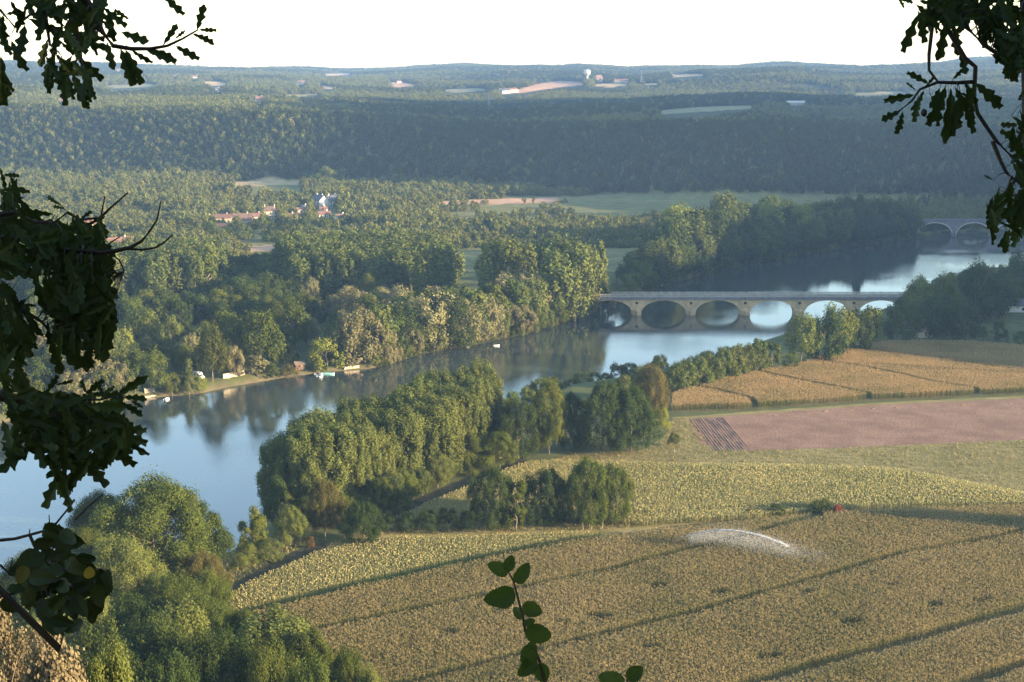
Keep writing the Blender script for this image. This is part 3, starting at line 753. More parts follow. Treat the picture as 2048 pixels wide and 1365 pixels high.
gu = [([(1360, 776), (1440, 792), (1500, 806), (1515, 824)], 2.2), ([(1470, 743), (1600, 770), (1735, 797), (1748, 812)], 2.2), ([(1600, 722), (1750, 748), (1860, 772), (1950, 786), (1962, 800)], 2.2), ([(1700, 706), (1850, 722), (2048, 752)], 1.6), ([(1590, 733), (1760, 740), (2048, 757)], 1.3)]
B0, B1 = P(1470, 743, ZF), P(1735, 797, ZF); ang2 = math.atan2(B1[1] - B0[1], B1[0] - B0[0])
X, Y = field_points(UP, .62, .48, ang2, gu, 2.3)
tag(tile('maize_crop', X, Y, maizes, M['maize2'], .95, 1.15), 'ripe orange tan maize block with a tall green cut edge above the ploughed land', 'maize crop', kind='stuff')
M['track'] = sheet_mat('dark_track_soil', (.045, .042, .026), (.08, .072, .042), (.05, .055, .03), .4, 2.0)  # dark strips painted in for the shade along the sunflower edges
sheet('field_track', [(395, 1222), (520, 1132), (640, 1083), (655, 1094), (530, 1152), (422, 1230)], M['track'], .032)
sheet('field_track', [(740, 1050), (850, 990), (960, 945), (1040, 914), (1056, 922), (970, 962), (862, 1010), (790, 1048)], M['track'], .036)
# grass tufts on the meadow and the banks
def grass_proto(seed):
    g = random.Random(seed); V = []; F = []; W = []
    for k in range(6):
        a = g.uniform(0, 6.28); c, s = math.cos(a), math.sin(a); L = g.uniform(.3, .6); o = (g.uniform(-.3, .3), g.uniform(-.3, .3)); n = len(V)
        V += [(o[0] - s * .07, o[1] + c * .07, 0), (o[0] + s * .07, o[1] - c * .07, 0), (o[0] + c * L * .5 + s * .03, o[1] + s * L * .5, L * .8), (o[0] + c * L * .5 - s * .03, o[1] + s * L * .5, L * .8)]
        F.append((n, n + 1, n + 2, n + 3)); W.append(g.random())
    return np.array(V), np.array(F), np.array(W)
M['tuft'] = crop_mat('meadow_grass_blades', (.17, .16, .05), (.40, .32, .15), trans=.35)
gr = [grass_proto(i) for i in range(4)]
GX, GY = [], []
for poly, sp in (([(1085, 925), (1150, 908), (1290, 900), (1335, 868), (1345, 835), (1380, 838), (1425, 903), (1500, 903), (1760, 894), (2048, 881), (2300, 872), (2300, 1000), (2048, 983), (1790, 934), (1340, 924)], 1.1),
                 ([(780, 1068), (1200, 1060), (1480, 1040), (1700, 1020), (1660, 1008), (1450, 1030), (1200, 1035), (820, 1030), (640, 1096)], .9),
                 ([(400, 1205), (630, 1080), (560, 1060), (440, 1125)], .9)):
    X, Y = field_points(poly, sp, sp, .4, [], 0, jit=.5); GX.append(X); GY.append(Y)
tag(tile('meadow_grass', np.concatenate(GX), np.concatenate(GY), gr, M['tuft'], .6, 1.3, use_ground=True), 'dry meadow grass between the crops', 'grass', kind='stuff')

# ------------------------------------------------------------------ right bank trees (nearest side of the river)
GG = 'poplars of the big riverside grove'
n = fill([(548, 1040), (600, 1052), (700, 1035), (800, 1000), (900, 962), (962, 930), (985, 888), (975, 862), (880, 868), (760, 900), (640, 945), (560, 985)], 5.0, ['poplar'], (17, 23),
     'tall sunlit poplar', 'in the big riverside grove', GG, zland=5.0, pale=.5, rot=.5, jitter=.35)
T = tree
def TT(items):
    for a in items: T(*a[:6], None, a[6] if len(a) > 6 else None)
TT([
 ('dense', 1036, 918, 800, 108, 'round dark green tree just right of the big poplar grove'),
 ('broad', 1000, 938, 868, 84, 'low light green tree at the right foot of the poplar grove'),
 ('broad', 1098, 908, 768, 86, 'tall uneven tree left of the large dark riverside tree'),
 ('dense', 1140, 900, 790, 70, 'dark tree wedged against the large dark riverside tree'),
 ('dense', 1205, 906, 768, 118, 'large dark green tree with dense crown, left half of the pair by the track'),
 ('dense', 1262, 904, 776, 108, 'large dark green tree beside the meadow track, right half of the pair'),
 ('broad', 1300, 852, 732, 76, 'brownish green round tree standing behind the large dark pair', 'brown'),
 ('bush', 1322, 866, 816, 44, 'yellow green bush at the corner of the ploughed field', 'yellow'),
 ('bush', 1348, 892, 866, 30, 'small green bush on the meadow by the ploughed field', 'broad'),
 ('broad', 1248, 800, 748, 50, 'light green tree by the water left of the brownish tree', 'poplar'),
 ('broad', 1278, 798, 738, 46, 'small tree behind the brownish round tree', 'poplar'),
 ('dense', 985, 1058, 938, 104, 'leftmost of the four dark round trees in the crop fields'),
 ('sparse', 1032, 1062, 962, 62, 'slim dark tree with pale trunk, second of the four field trees'),
 ('dense', 1095, 1048, 940, 106, 'round dark tree, third of the four field trees'),
 ('dense', 1178, 1052, 918, 100, 'tallest of the four field trees, bushy and olive green', 'broad'),
 ('dense', 1226, 1046, 930, 84, 'rightmost field tree, lighter green with upright crown', 'broad'),
 ('bush', 775, 1062, 1028, 56, 'dark hedge bush at the left end of the low hedge', 'dense'),
 ('bush', 815, 1062, 1024, 54, 'dark hedge bush, second along the low hedge', 'dense'),
 ('bush', 856, 1063, 1020, 58, 'dark hedge bush, third along the low hedge', 'dense'),
 ('bush', 898, 1063, 1018, 58, 'dark hedge bush, fourth along the low hedge', 'dense'),
 ('bush', 938, 1062, 1024, 52, 'dark hedge bush under the leftmost field tree', 'dense'),
 ('dense', 724, 1088, 1004, 92, 'round green bushy tree at the left end of the low hedge'),
 ('bush', 1552, 1030, 1008, 42, 'dark grey green bush standing in the crop line', 'dense'),
 ('bush', 1642, 1028, 997, 50, 'bright green round bush beside the orange hose reel', 'poplar'),
 ('bush', 622, 1096, 1072, 20, 'small rusty red bush beside the sunflower strip', 'red'),
 ('bush', 1500, 1032, 1018, 22, 'small reddish bush in the crop line', 'brown'),
 ('sparse', 505, 1112, 1018, 60, 'thin dark tree at the water edge left of the poplar grove'),
 ('broad', 582, 1092, 1014, 72, 'light green tree beside the sunflower strip', 'poplar'),
 ('bush', 540, 1122, 1078, 66, 'olive bush at the tip of the sunflower strip', 'poplar'),
 ('bush', 490, 1134, 1088, 60, 'dark bush at the water edge by the sunflower strip', 'broad'),
 ('broad', 650, 1078, 960, 70, 'brownish green tree in front of the poplar grove', 'brown'),
 ('sparse', 560, 1062, 960, 60, 'dark slender tree at the left corner of the poplar grove', 'dense'),
 ('sparse', 1515, 742, 676, 40, 'thin light tree at the end of the green hedge row'),
 ('sparse', 1545, 734, 684, 38, 'small airy tree between the hedge row and the dark clump'),
 ('broad', 1602, 730, 628, 72, 'golden lit tree at the left of the dark riverside clump', 'poplar'),
 ('dense', 1650, 726, 622, 84, 'dark tree in the riverside clump below the bridge'),
 ('broad', 1672, 716, 612, 76, 'tallest tree of the riverside clump, green top lit'),
 ('dense', 1712, 704, 624, 72, 'dark tree near the right of the riverside clump'),
 ('sparse', 1742, 696, 612, 52, 'airy tree at the right end of the riverside clump'),
 ('bush', 1582, 742, 708, 40, 'low green bush at the field corner under the riverside clump', 'broad'),
 ('dense', 1805, 684, 600, 92, 'dark tree left of the small farm hut'),
 ('broad', 1832, 660, 560, 62, 'gold topped tree beside the right end of the bridge', 'poplar'),
 ('dense', 1868, 672, 596, 84, 'dark tree above the small farm hut'),
 ('broad', 1892, 650, 548, 64, 'dark airy tree behind the farm hut'),
 ('broad', 1948, 646, 528, 74, 'tallest dark tree right of the bridge end', 'dense'),
 ('dense', 1925, 682, 604, 80, 'dark tree right of the farm hut'),
 ('dense', 1985, 640, 556, 80, 'dark tree between the white shed and the river'),
 ('dense', 2040, 610, 500, 90, 'dark tall tree at the far right behind the white shed'),
 ('bush', 1996, 682, 642, 40, 'dark conical garden bush in the shaded lawn', 'dense'),
 ('bush', 1960, 672, 652, 36, 'low shrub on the shaded lawn', 'broad'),
 ('bush', 2040, 688, 662, 40, 'dark shrub at the right edge of the shaded lawn', 'dense'),
])
hedge = [(1350, 782, 736), (1374, 780, 728), (1398, 774, 722), (1422, 768, 712), (1446, 762, 704), (1470, 756, 697), (1492, 752, 690), (1512, 746, 694), (1362, 770, 724), (1386, 764, 716), (1410, 758, 708), (1434, 752, 700), (1458, 748, 696)]
for i, (a, b, c) in enumerate(sorted(hedge)):
    T('dense', a, b, c - 3, 60, 'bright green young tree, %s from the left in the dense row by the maize' % ordinal(i + 1), 'young trees in the row by the maize', 'poplar')
fill([(1775, 690), (1900, 668), (1990, 640), (2060, 590), (1960, 590), (1880, 612), (1800, 640)], 8.5, ['dense', 'broad'], (11, 17), 'dark garden tree', 'around the hut right of the bridge', 'trees around the farm hut', zland=6, mats=['dense'])
# trees at the foot of the cliff, lower left
TP = tree_top
W_ = 1.25
for a in [
 ('dense', 300, 962, 312, 24, 'big round crowned tree by the water, lower left', 'slope'),
 ('dense', 320, 985, 319, 17, 'dense green tree directly behind the big round crown', 'slope'),
 ('broad', 205, 988, 318, 14, 'dark topped tree on the left side of the big round crown', 'broad'),
 ('sparse', 408, 1010, 326, 9, 'thin dark tree at the water edge right of the big round crown', 'dense'),
 ('broad', 160, 1060, 300, 13, 'shaded tree behind the hazel leaves', 'broad'),
 ('willow', 398, 1105, 298, 10, 'brownish green bush tree under the big round crown', 'brown'),
 ('bush', 420, 1140, 292, 9, 'dark green bush at the tip of the field track', 'broad'),
 ('broad', 235, 1078, 288, 16, 'bright green crown below the big round tree', 'poplar'),
 ('broad', 330, 1150, 272, 13, 'green crown at the bend of the slope wood', 'slope'),
 ('broad', 395, 1195, 262, 12, 'olive crown with light sprays beside the maize', 'slope'),
 ('broad', 120, 1150, 262, 14, 'green crown behind the shaded hazel', 'poplar'),
 ('dense', 470, 1228, 250, 11, 'dark green crown at the left corner of the maize', 'broad'),
 ('poplar', 545, 1240, 243, 11, 'light green upright crown on the maize edge', 'poplar'),
 ('dense', 250, 1200, 240, 13, 'deeply shaded crown in the hollow of the slope wood', 'dense'),  # dark leaf colour of the crowns in this hollow stands in for cliff shade
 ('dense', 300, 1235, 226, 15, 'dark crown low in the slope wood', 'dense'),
 ('poplar', 365, 1218, 236, 7, 'small upright sunlit crown standing in the dark hollow', 'poplar'),
 ('broad', 620, 1268, 236, 10, 'green crown overlapping the lower maize edge', 'slope'),
 ('broad', 690, 1302, 228, 8, 'green crown with light tips near the bottom edge', 'slope'),
 ('broad', 742, 1338, 222, 6, 'small green crown at the bottom edge beside the maize', 'poplar'),
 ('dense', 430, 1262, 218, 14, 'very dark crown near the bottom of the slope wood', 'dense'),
 ('broad', 540, 1290, 215, 10, 'sunlit crown near the bottom edge of the slope wood', 'slope'),
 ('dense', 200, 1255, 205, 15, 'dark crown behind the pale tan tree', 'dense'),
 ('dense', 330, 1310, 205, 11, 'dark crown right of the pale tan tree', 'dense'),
 ('broad', 620, 1325, 205, 9, 'green crown in the bottom corner of the slope wood', 'slope'),
 ('dense', 60, 1110, 285, 14, 'dark crown by the water at the left edge', 'broad'),
 ('broad', -70, 1205, 72, 7.5, 'pale tan leaved tree in low sun, lower left corner', 'tan'),
 ('sparse', 110, 1300, 66, 4.0, 'pale tan leaved shrub low on the slope', 'tan'),
 ('broad', 215, 1315, 78, 5, 'olive shrub beside the pale tan shrub', 'poplar'),
]: TP(*a[:4], a[4] * W_, a[5], None, a[6])

# ------------------------------------------------------------------ left bank trees (beyond the river)
TT([
 ('willow', 655, 741, 674, 96, 'bright yellow green willow standing by the moored boats', 'yellow'),
 ('poplar', 985, 620, 484, 52, 'tall poplar at the left of the lit riverside stand', 'poplar'),
 ('poplar', 1018, 622, 482, 54, 'tall broad poplar, second of the lit riverside stand', 'poplar'),
 ('poplar', 1046, 618, 490, 48, 'tall poplar at the right shoulder of the first lit stand', 'poplar'),
 ('poplar', 1086, 600, 484, 46, 'poplar behind the gap between the two lit stands', 'poplar'),
 ('poplar', 1115, 604, 480, 46, 'tall poplar at the back of the second lit stand', 'poplar'),
 ('poplar', 1144, 608, 482, 46, 'tall poplar, middle of the second lit stand', 'poplar'),
 ('poplar', 1108, 640, 502, 54, 'tall poplar with pale trunk above the bank', 'poplar'),
 ('poplar', 1150, 646, 496, 60, 'widest poplar with pinkish trunk over the bank', 'poplar'),
 ('poplar', 1180, 630, 492, 40, 'poplar between the widest poplar and the slender one', 'poplar'),
 ('column', 1198, 606, 478, 36, 'slender tall poplar nearest the left end of the bridge', 'poplar'),
 ('column', 1200, 634, 540, 34, 'dark slim tree touching the left end of the bridge', 'dense'),
 ('poplar', 882, 612, 490, 52, 'tallest poplar at the right end of the shaded plantation', 'poplar'),
 ('poplar', 850, 616, 508, 46, 'lit poplar beside the tallest one of the plantation', 'poplar'),
 ('broad', 460, 728, 622, 76, 'green round tree left of centre on the left bank', 'broad'),
 ('broad', 522, 738, 622, 96, 'large green spreading tree behind the pale bank wall', 'broad'),
 ('broad', 590, 706, 602, 76, 'tall green tree behind the red shed', 'broad'),
 ('broad', 556, 694, 612, 54, 'tree between the two large green bank trees', 'broad'),
 ('broad', 425, 762, 654, 70, 'tall olive tree beside the white camper van', 'broad'),
 ('broad', 290, 716, 618, 74, 'light green tree right of the oak leaves', 'poplar'),
 ('broad', 345, 704, 628, 48, 'small round tree by the pale clearing', 'poplar'),
 ('willow', 300, 700, 655, 44, 'pale grey green willow below the round tree', 'willow'),
 ('willow', 382, 742, 668, 50, 'grey leaved tree near the clearing', 'willow'),
 ('willow', 470, 752, 692, 48, 'small grey pink tree with thin trunk behind the pale wall', 'willow'),
 ('sparse', 515, 752, 710, 56, 'pinkish slender tree at the right end of the pale wall', 'willow'),
 ('broad', 312, 790, 706, 62, 'dark green tree over the low pale landing wall', 'broad'),
 ('broad', 345, 792, 748, 42, 'green shrub tree between the landing wall and the camper van', 'broad'),
 ('conic', 378, 790, 722, 38, 'pointed light green tree at the bank left of the camper van', 'poplar'),
 ('bush', 545, 760, 726, 36, 'small green shrub on the bank left of the red shed', 'broad'),
 ('bush', 580, 758, 728, 50, 'brownish reed bush at the water edge left of the boats', 'brown'),
 ('bush', 400, 785, 752, 34, 'bright green bush at the water edge under the camper van', 'yellow'),
 ('willow', 270, 785, 722, 66, 'olive willow at the water edge by the oak leaves', 'broad'),
 ('willow', 698, 628, 572, 70, 'greyish tan willow in front of the shaded plantation', 'willow'),
 ('willow', 668, 640, 590, 44, 'grey willow left of the greyish tan one', 'willow'),
 ('broad', 620, 622, 560, 52, 'grey green tree at the left of the willow group', 'willow'),
 ('willow', 770, 622, 572, 36, 'pale pink flowering crown behind the bank trees', 'willow'),
 ('broad', 735, 618, 552, 46, 'tree between the willow and the plantation'),
 ('bush', 1245, 594, 552, 60, 'light bush behind the left end of the bridge', 'poplar'),
 ('bush', 1272, 590, 546, 44, 'lit bush left of the field behind the bridge', 'poplar'),
 ('poplar', 1410, 560, 476, 30, 'slender lit poplar in front of the shaded wood', 'poplar'),
 ('poplar', 1536, 506, 410, 46, 'tall golden lit poplar over the shaded wood', 'yellow'),  # yellow leaf colour on this and the next poplar stands in for low sun
 ('poplar', 1600, 502, 411, 38, 'golden lit pointed poplar right of the taller one', 'yellow'),
 ('column', 1718, 496, 390, 26, 'dark columnar tree standing over the river bend', 'dense'),
 ('column', 974, 476, 430, 22, 'pale slender poplar in the valley, left one of two', 'poplar'),
 ('column', 990, 477, 436, 18, 'pale slender poplar in the valley, right one of two', 'poplar'),
 ('broad', 944, 354, 318, 30, 'pale round tree standing against the dark wooded slope', 'poplar'),
 ('broad', 655, 372, 336, 50, 'pale green tree clump under the wooded slope', 'poplar'),
 ('broad', 425, 385, 371, 24, 'dark round tree at the edge of the tan field, left one', 'dense'),
 ('broad', 458, 388, 368, 28, 'dark round tree in the tan field, middle one', 'dense'),
 ('broad', 495, 390, 370, 24, 'dark round tree at the edge of the tan field, right one', 'dense'),
])
# the wooded bank from the willow to the bridge
fill([(690, 745), (760, 738), (850, 710), (950, 692), (1060, 670), (1130, 647), (1210, 624), (1200, 606), (1060, 628), (950, 652), (850, 668), (760, 690), (690, 712)], 7.5, ['broad', 'poplar', 'sparse', 'willow', 'dense'], (15, 23),
     'green bank tree', 'on the left bank between willow and bridge', 'trees along the left bank', mats=['poplar', 'poplar', 'willow'], pale=.5, jitter=.42)
fill([(560, 552), (890, 548), (905, 592), (700, 606), (590, 604)], 9.0, ['poplar'], (23, 27), 'tall plantation poplar', 'in the shaded square plantation', 'poplars of the square plantation', jitter=.12, rot=.55)
fill([(150, 566), (300, 560), (440, 560), (440, 604), (180, 612)], 8.6, ['poplar', 'poplar', 'sparse'], (22, 27), 'pale trunked plantation poplar', 'in the left plantation', 'poplars of the left plantation', jitter=.2, pale=.8, rot=.3)
fill([(200, 632), (330, 626), (600, 628), (640, 646), (600, 660), (420, 650), (230, 660)], 9.5, ['broad', 'dense', 'dense'], (10, 14.5), 'dark hedge tree', 'in the dark belt before the plantations', 'dark belt trees', jitter=.3)
fill([(700, 668), (900, 640), (1060, 622), (960, 632), (780, 632), (690, 650)], 10.5, ['broad', 'willow'], (12, 17), 'grey green tree', 'in the second row behind the bank', 'second row bank trees', mats=['willow'], jitter=.4)
fill([(-60, 720), (150, 700), (260, 710), (250, 790), (140, 806), (-60, 835)], 13, ['broad', 'willow', 'dense'], (10, 17), 'olive tree', 'behind the hanging oak leaves', 'trees behind the oak leaves', mats=['poplar', 'willow', 'yellow'], jitter=.4)
fill([(-80, 640), (200, 640), (240, 690), (-80, 700)], 17, ['broad', 'poplar'], (12, 18), 'tree', 'in the far row behind the oak leaves', 'far row behind the oak leaves', jitter=.4)
fill([(240, 690), (700, 664), (700, 712), (560, 735), (440, 750), (260, 770)], 13.5, ['broad', 'dense', 'sparse'], (8, 13), 'garden tree', 'among the riverside gardens', 'trees of the riverside gardens', mats=['poplar', 'willow'], jitter=.42)
fill([(1325, 566), (1420, 540), (1600, 506), (1760, 486), (1830, 474), (1830, 462), (1700, 462), (1500, 478), (1380, 500), (1320, 540)], 13, ['broad', 'poplar', 'dense', 'dense'], (20, 27), 'tall wood tree', 'in the shaded wood beyond the bridge', 'trees of the shaded riverside wood', jitter=.35)
along_bank(FARB, 1222, 1830, 3.6, (-.3, 1.0), ['bush', 'willow'], (2.8, 5.0), 'low shaded bush', 'touching the water beyond the bridge', 'low shaded bushes touching the water beyond the bridge')
along_bank(FARB, 1370, 1500, 7, (3, 12), ['poplar', 'dense'], (28, 33), 'tall shaded tree', 'on the bank behind the third and fourth arches', 'tall shaded trees behind the arches')
fill([(1330, 520), (1400, 490), (1540, 474), (1560, 488), (1440, 512), (1350, 545)], 10.5, ['broad', 'poplar'], (31, 35), 'gold topped tree', 'in the wood beyond the bridge', 'gold topped trees of the shaded wood', jitter=.3, mats=['yellow'])  # yellow leaf colour on some crowns stands in for sunlit tops
along_bank(FARB, 745, 1210, 6.0, (1.5, 5), ['broad', 'willow', 'willow', 'sparse'], (6, 15), 'overhanging bank tree', 'at the water between willow and bridge', 'overhanging trees of the left bank', mats=['poplar'])
along_bank(FARB, 742, 1212, 3.4, (-.3, 1.2), ['bush', 'willow', 'bush'], (3.2, 6.0), 'low green bush', 'touching the water between willow and bridge', 'low bushes touching the water on the left bank', mats=['poplar'])
along_bank([P(a, b, 5) for a, b in [(560, 1058), (640, 1066), (700, 1052), (800, 1020), (880, 985), (960, 948), (1010, 930)]], 0, 1300, 4.2, (-1, 3), ['broad', 'bush', 'poplar'], (4.5, 9.5), 'low sunlit sapling', 'along the front foot of the big grove', 'saplings at the foot of the big grove', mats=['poplar', 'poplar'])
along_bank(NEARB, 560, 1330, 5.0, (-6, -1.5), ['bush', 'broad'], (4, 8), 'water edge bush', 'behind the grove on the right bank', 'water edge bushes of the right bank', mats=['poplar'])
along_bank(FARB, 1285, 1830, 6.5, (1.0, 9), ['broad', 'dense', 'dense', 'poplar'], (15, 24), 'shaded bank tree', 'at the water beyond the bridge', 'shaded trees at the water beyond the bridge')
along_bank(FARB, -60, 300, 8.0, (1.5, 6), ['broad', 'willow', 'bush'], (5, 12), 'bank tree', 'at the water behind the oak leaves', 'bank trees behind the oak leaves', mats=['poplar'])
fill([(430, 560), (580, 545), (610, 640), (430, 640)], 10.0, ['broad', 'dense', 'dense'], (12, 17), 'dark wood tree', 'between the two poplar plantations', 'wood between the plantations', jitter=.4)
fill([(-80, 520), (220, 545), (220, 640), (-80, 640)], 15.0, ['broad', 'poplar', 'dense'], (12, 20), 'valley tree', 'behind the hanging oak leaves', 'valley trees behind the oak leaves', jitter=.4)
fill([(395, 452), (700, 446), (700, 480), (395, 486)], 14, ['broad', 'dense', 'broad'], (5, 9), 'village tree', 'below the village houses', 'village trees', jitter=.45, mats=['poplar'])
# tall trees right of the picture; they throw the long shadow over the near maize
put_tree('poplar', 152, 352, 17, 8, 'poplar standing beside the maize outside the right of the picture')
put_tree('poplar', 160, 349, 16, 8, 'second poplar beside the maize outside the right of the picture')
import collections
print('trees', len(TREES), collections.Counter(o.name.split('.')[0] for o in bpy.data.objects if o.parent is None and o.get('category') in ('tree', 'bush')))
# ------------------------------------------------------------------ far woodland: an uncountable mass, instanced on points
def far_woods():
    pc = bpy.data.collections.new('woodland_tree_kinds')      # not linked to the scene: only the copies render
    protos = [('broad', 380, .135, 22, 1), ('broad', 380, .135, 22, 2), ('dense', 380, .135, 22, 3), ('willow', 340, .14, 20, 4), ('poplar', 300, .10, 18, 5), ('broad', 420, .125, 26, 6)]
    for i, (k, nl, lf, nc, sd) in enumerate(protos):
        p, wr, t0, _, rc, el, _m = KINDS[k]
        V, F, v = clump_crown(p, wr, 0.0, nc, rc * 1.6, el, nl, lf, 50 + sd, rag=.3)
        V[:, 2] -= .08
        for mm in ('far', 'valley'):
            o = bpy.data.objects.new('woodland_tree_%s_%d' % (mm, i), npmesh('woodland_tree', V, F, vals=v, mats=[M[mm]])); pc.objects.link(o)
    X, Y, SC = [], [], []
    y = 790.0
    while y < 6900:
        sp = 5.4 + max(0, y - 1000) / 5900 * 9.0
        lo, hi = (-.42 * y - 60, .46 * y + 60)
        xs = np.arange(lo, hi, sp); xs = xs + RNG.uniform(-.5, .5, xs.shape) * sp
        yy = y + RNG.uniform(-.5, .5, xs.shape) * sp
        X.append(xs); Y.append(yy); SC.append(np.full(xs.shape, sp)); y += sp
    # slopes of the hill on the right and of the cliff foot
    for (x0, x1, y0, y1, sp) in ((150, 900, 440, 1500, 9.0),):
        a, b = np.meshgrid(np.arange(x0, x1, sp), np.arange(y0, y1, sp)); a = a + RNG.uniform(-.5, .5, a.shape) * sp; b = b + RNG.uniform(-.5, .5, b.shape) * sp
        a, b = a.ravel(), b.ravel(); k = (pdist(a, b, CREST) < 210) & (a > .38 * b); X.append(a[k]); Y.append(b[k]); SC.append(np.full(int(k.sum()), sp))
    X = np.concatenate(X); Y = np.concatenate(Y); SC = np.concatenate(SC)
    Z = ground(X, Y); px, py = proj(X, Y, Z)
    dr = pdist(X, Y, RIVER, True); ins = inpoly(X, Y, RIVER)
    k = (~ins) & (dr > 8) & (Z > 1.5)
    near = Y < np.interp(X, nx_, ny_)
    k &= ~(near & (X < .36 * Y) & (Y < 760))
    k &= ~((~near) & (px < 1330) & (py > 545) & (Y < 900))
    hh = np.where(Y < 1650, 14.0, 12.0)
    for poly, c in FIELDS:
        for q in (0, .33, .66, 1.0):
            a, b = proj(X, Y, Z + hh * q); k &= ~inpoly(a, b, poly)
    for (x0, x1, y0, y1) in CLEAR:
        for q in (0, .33, .66, 1.0):
            a, b = proj(X, Y, Z + hh * q); k &= ~((a > x0) & (a < x1) & (b > y0) & (b < y1))
    k &= ~inpoly(px, py, [(1325, 575), (1420, 555), (1600, 520), (1760, 500), (1840, 482), (1840, 462), (1700, 460), (1500, 470), (1380, 480), (1315, 530)])
    for hx, hy, rr in HOUSE_SPOTS: k &= (((X - hx) / 1.0) ** 2 + ((Y - hy) / 1.5) ** 2 > rr ** 2)
    for t in TREES:
        if t[1] > 780: k &= (X - t[0]) ** 2 + (Y - t[1]) ** 2 > (t[2] * .45) ** 2
    # open glades in the valley
    yf = 114 * 3000 / (np.interp(px, FOOTX, FOOTP) - 130.0)
    gl = vnoise(X / 95 + 3, Y / 34 + 8) + .35 * vnoise(X / 17, Y / 17)
    k &= ~((Y < yf - 20) & (Y > 900) & (gl > .60) & ~near)
    k &= ~((Y > yf + 330) & (vnoise(X / 210 + 3, Y / 170 + 8) + .35 * vnoise(X / 70, Y / 60) > .80))
    X, Y, Z, SC, px, py, yf = X[k], Y[k], Z[k], SC[k], px[k], py[k], yf[k]
    valley = Y < yf - 10
    tall = 1 + .35 * vnoise(X / 70 + 30, Y / 50 + 2)
    H = np.where(valley, RNG.uniform(5.5, 10, len(X)) * tall, RNG.uniform(7, 11, len(X)) * (1 + .2 * vnoise(X / 90, Y / 90)))
    H = np.where(valley & (vnoise(X / 38 + 70, Y / 38) > .35), H * .55, H)
    Wd = np.maximum(SC * 1.35, H * .80) * RNG.uniform(.8, 1.2, len(X))
    stand = sstep(-.15, .25, vnoise(X / 330 + 11, Y / 210 + 4) + .4 * vnoise(X / 110, Y / 90))  # bands of pale and dark leaf colour imitate shaded relief on the hills
    light = valley | (RNG.random(len(X)) < np.where(Y > yf + 200, .12 + .85 * stand, np.where(px < 700, .22, .04)))  # paler leaf copy for sunlit woods, darker copy for the shaded scarp
    me = bpy.data.meshes.new('woodland'); me.vertices.add(len(X)); me.vertices.foreach_set('co', np.stack([X, Y, Z], -1).astype(np.float32).ravel())
    a = me.attributes.new('scl', 'FLOAT_VECTOR', 'POINT'); a.data.foreach_set('vector', np.stack([Wd, Wd, H], -1).astype(np.float32).ravel())
    a = me.attributes.new('rotv', 'FLOAT_VECTOR', 'POINT'); a.data.foreach_set('vector', np.stack([X * 0, X * 0, RNG.uniform(0, 6.28, len(X))], -1).astype(np.float32).ravel())
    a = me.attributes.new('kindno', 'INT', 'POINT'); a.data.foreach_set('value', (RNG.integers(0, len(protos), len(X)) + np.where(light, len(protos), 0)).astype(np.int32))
    o = link('woodland', me)
    ng = bpy.data.node_groups.new('scatter', 'GeometryNodeTree')
    ng.interface.new_socket('Geometry', in_out='INPUT', socket_type='NodeSocketGeometry'); ng.interface.new_socket('Geometry', in_out='OUTPUT', socket_type='NodeSocketGeometry')
    N = ng.nodes.new; L = ng.links.new
    gi = N('NodeGroupInput'); go = N('NodeGroupOutput'); ci = N('GeometryNodeCollectionInfo'); ci.inputs['Collection'].default_value = pc
    ci.inputs['Separate Children'].default_value = True; ci.inputs['Reset Children'].default_value = True
    ip = N('GeometryNodeInstanceOnPoints'); ip.inputs['Pick Instance'].default_value = True
    def attr(nm, ty):
        t = N('GeometryNodeInputNamedAttribute'); t.data_type = ty; t.inputs['Name'].default_value = nm; return [s for s in t.outputs if s.enabled][0]
    L(gi.outputs[0], ip.inputs['Points']); L(ci.outputs[0], ip.inputs['Instance']); L(attr('kindno', 'INT'), ip.inputs['Instance Index'])
    L(attr('rotv', 'FLOAT_VECTOR'), ip.inputs['Rotation']); L(attr('scl', 'FLOAT_VECTOR'), ip.inputs['Scale']); L(ip.outputs[0], go.inputs[0])
    md = o.modifiers.new('scatter', 'NODES'); md.node_group = ng
    tag(o, 'hazy woodland covering the valley floor, wooded slope and far hills', 'woodland', kind='stuff')
    print('woodland', len(X))

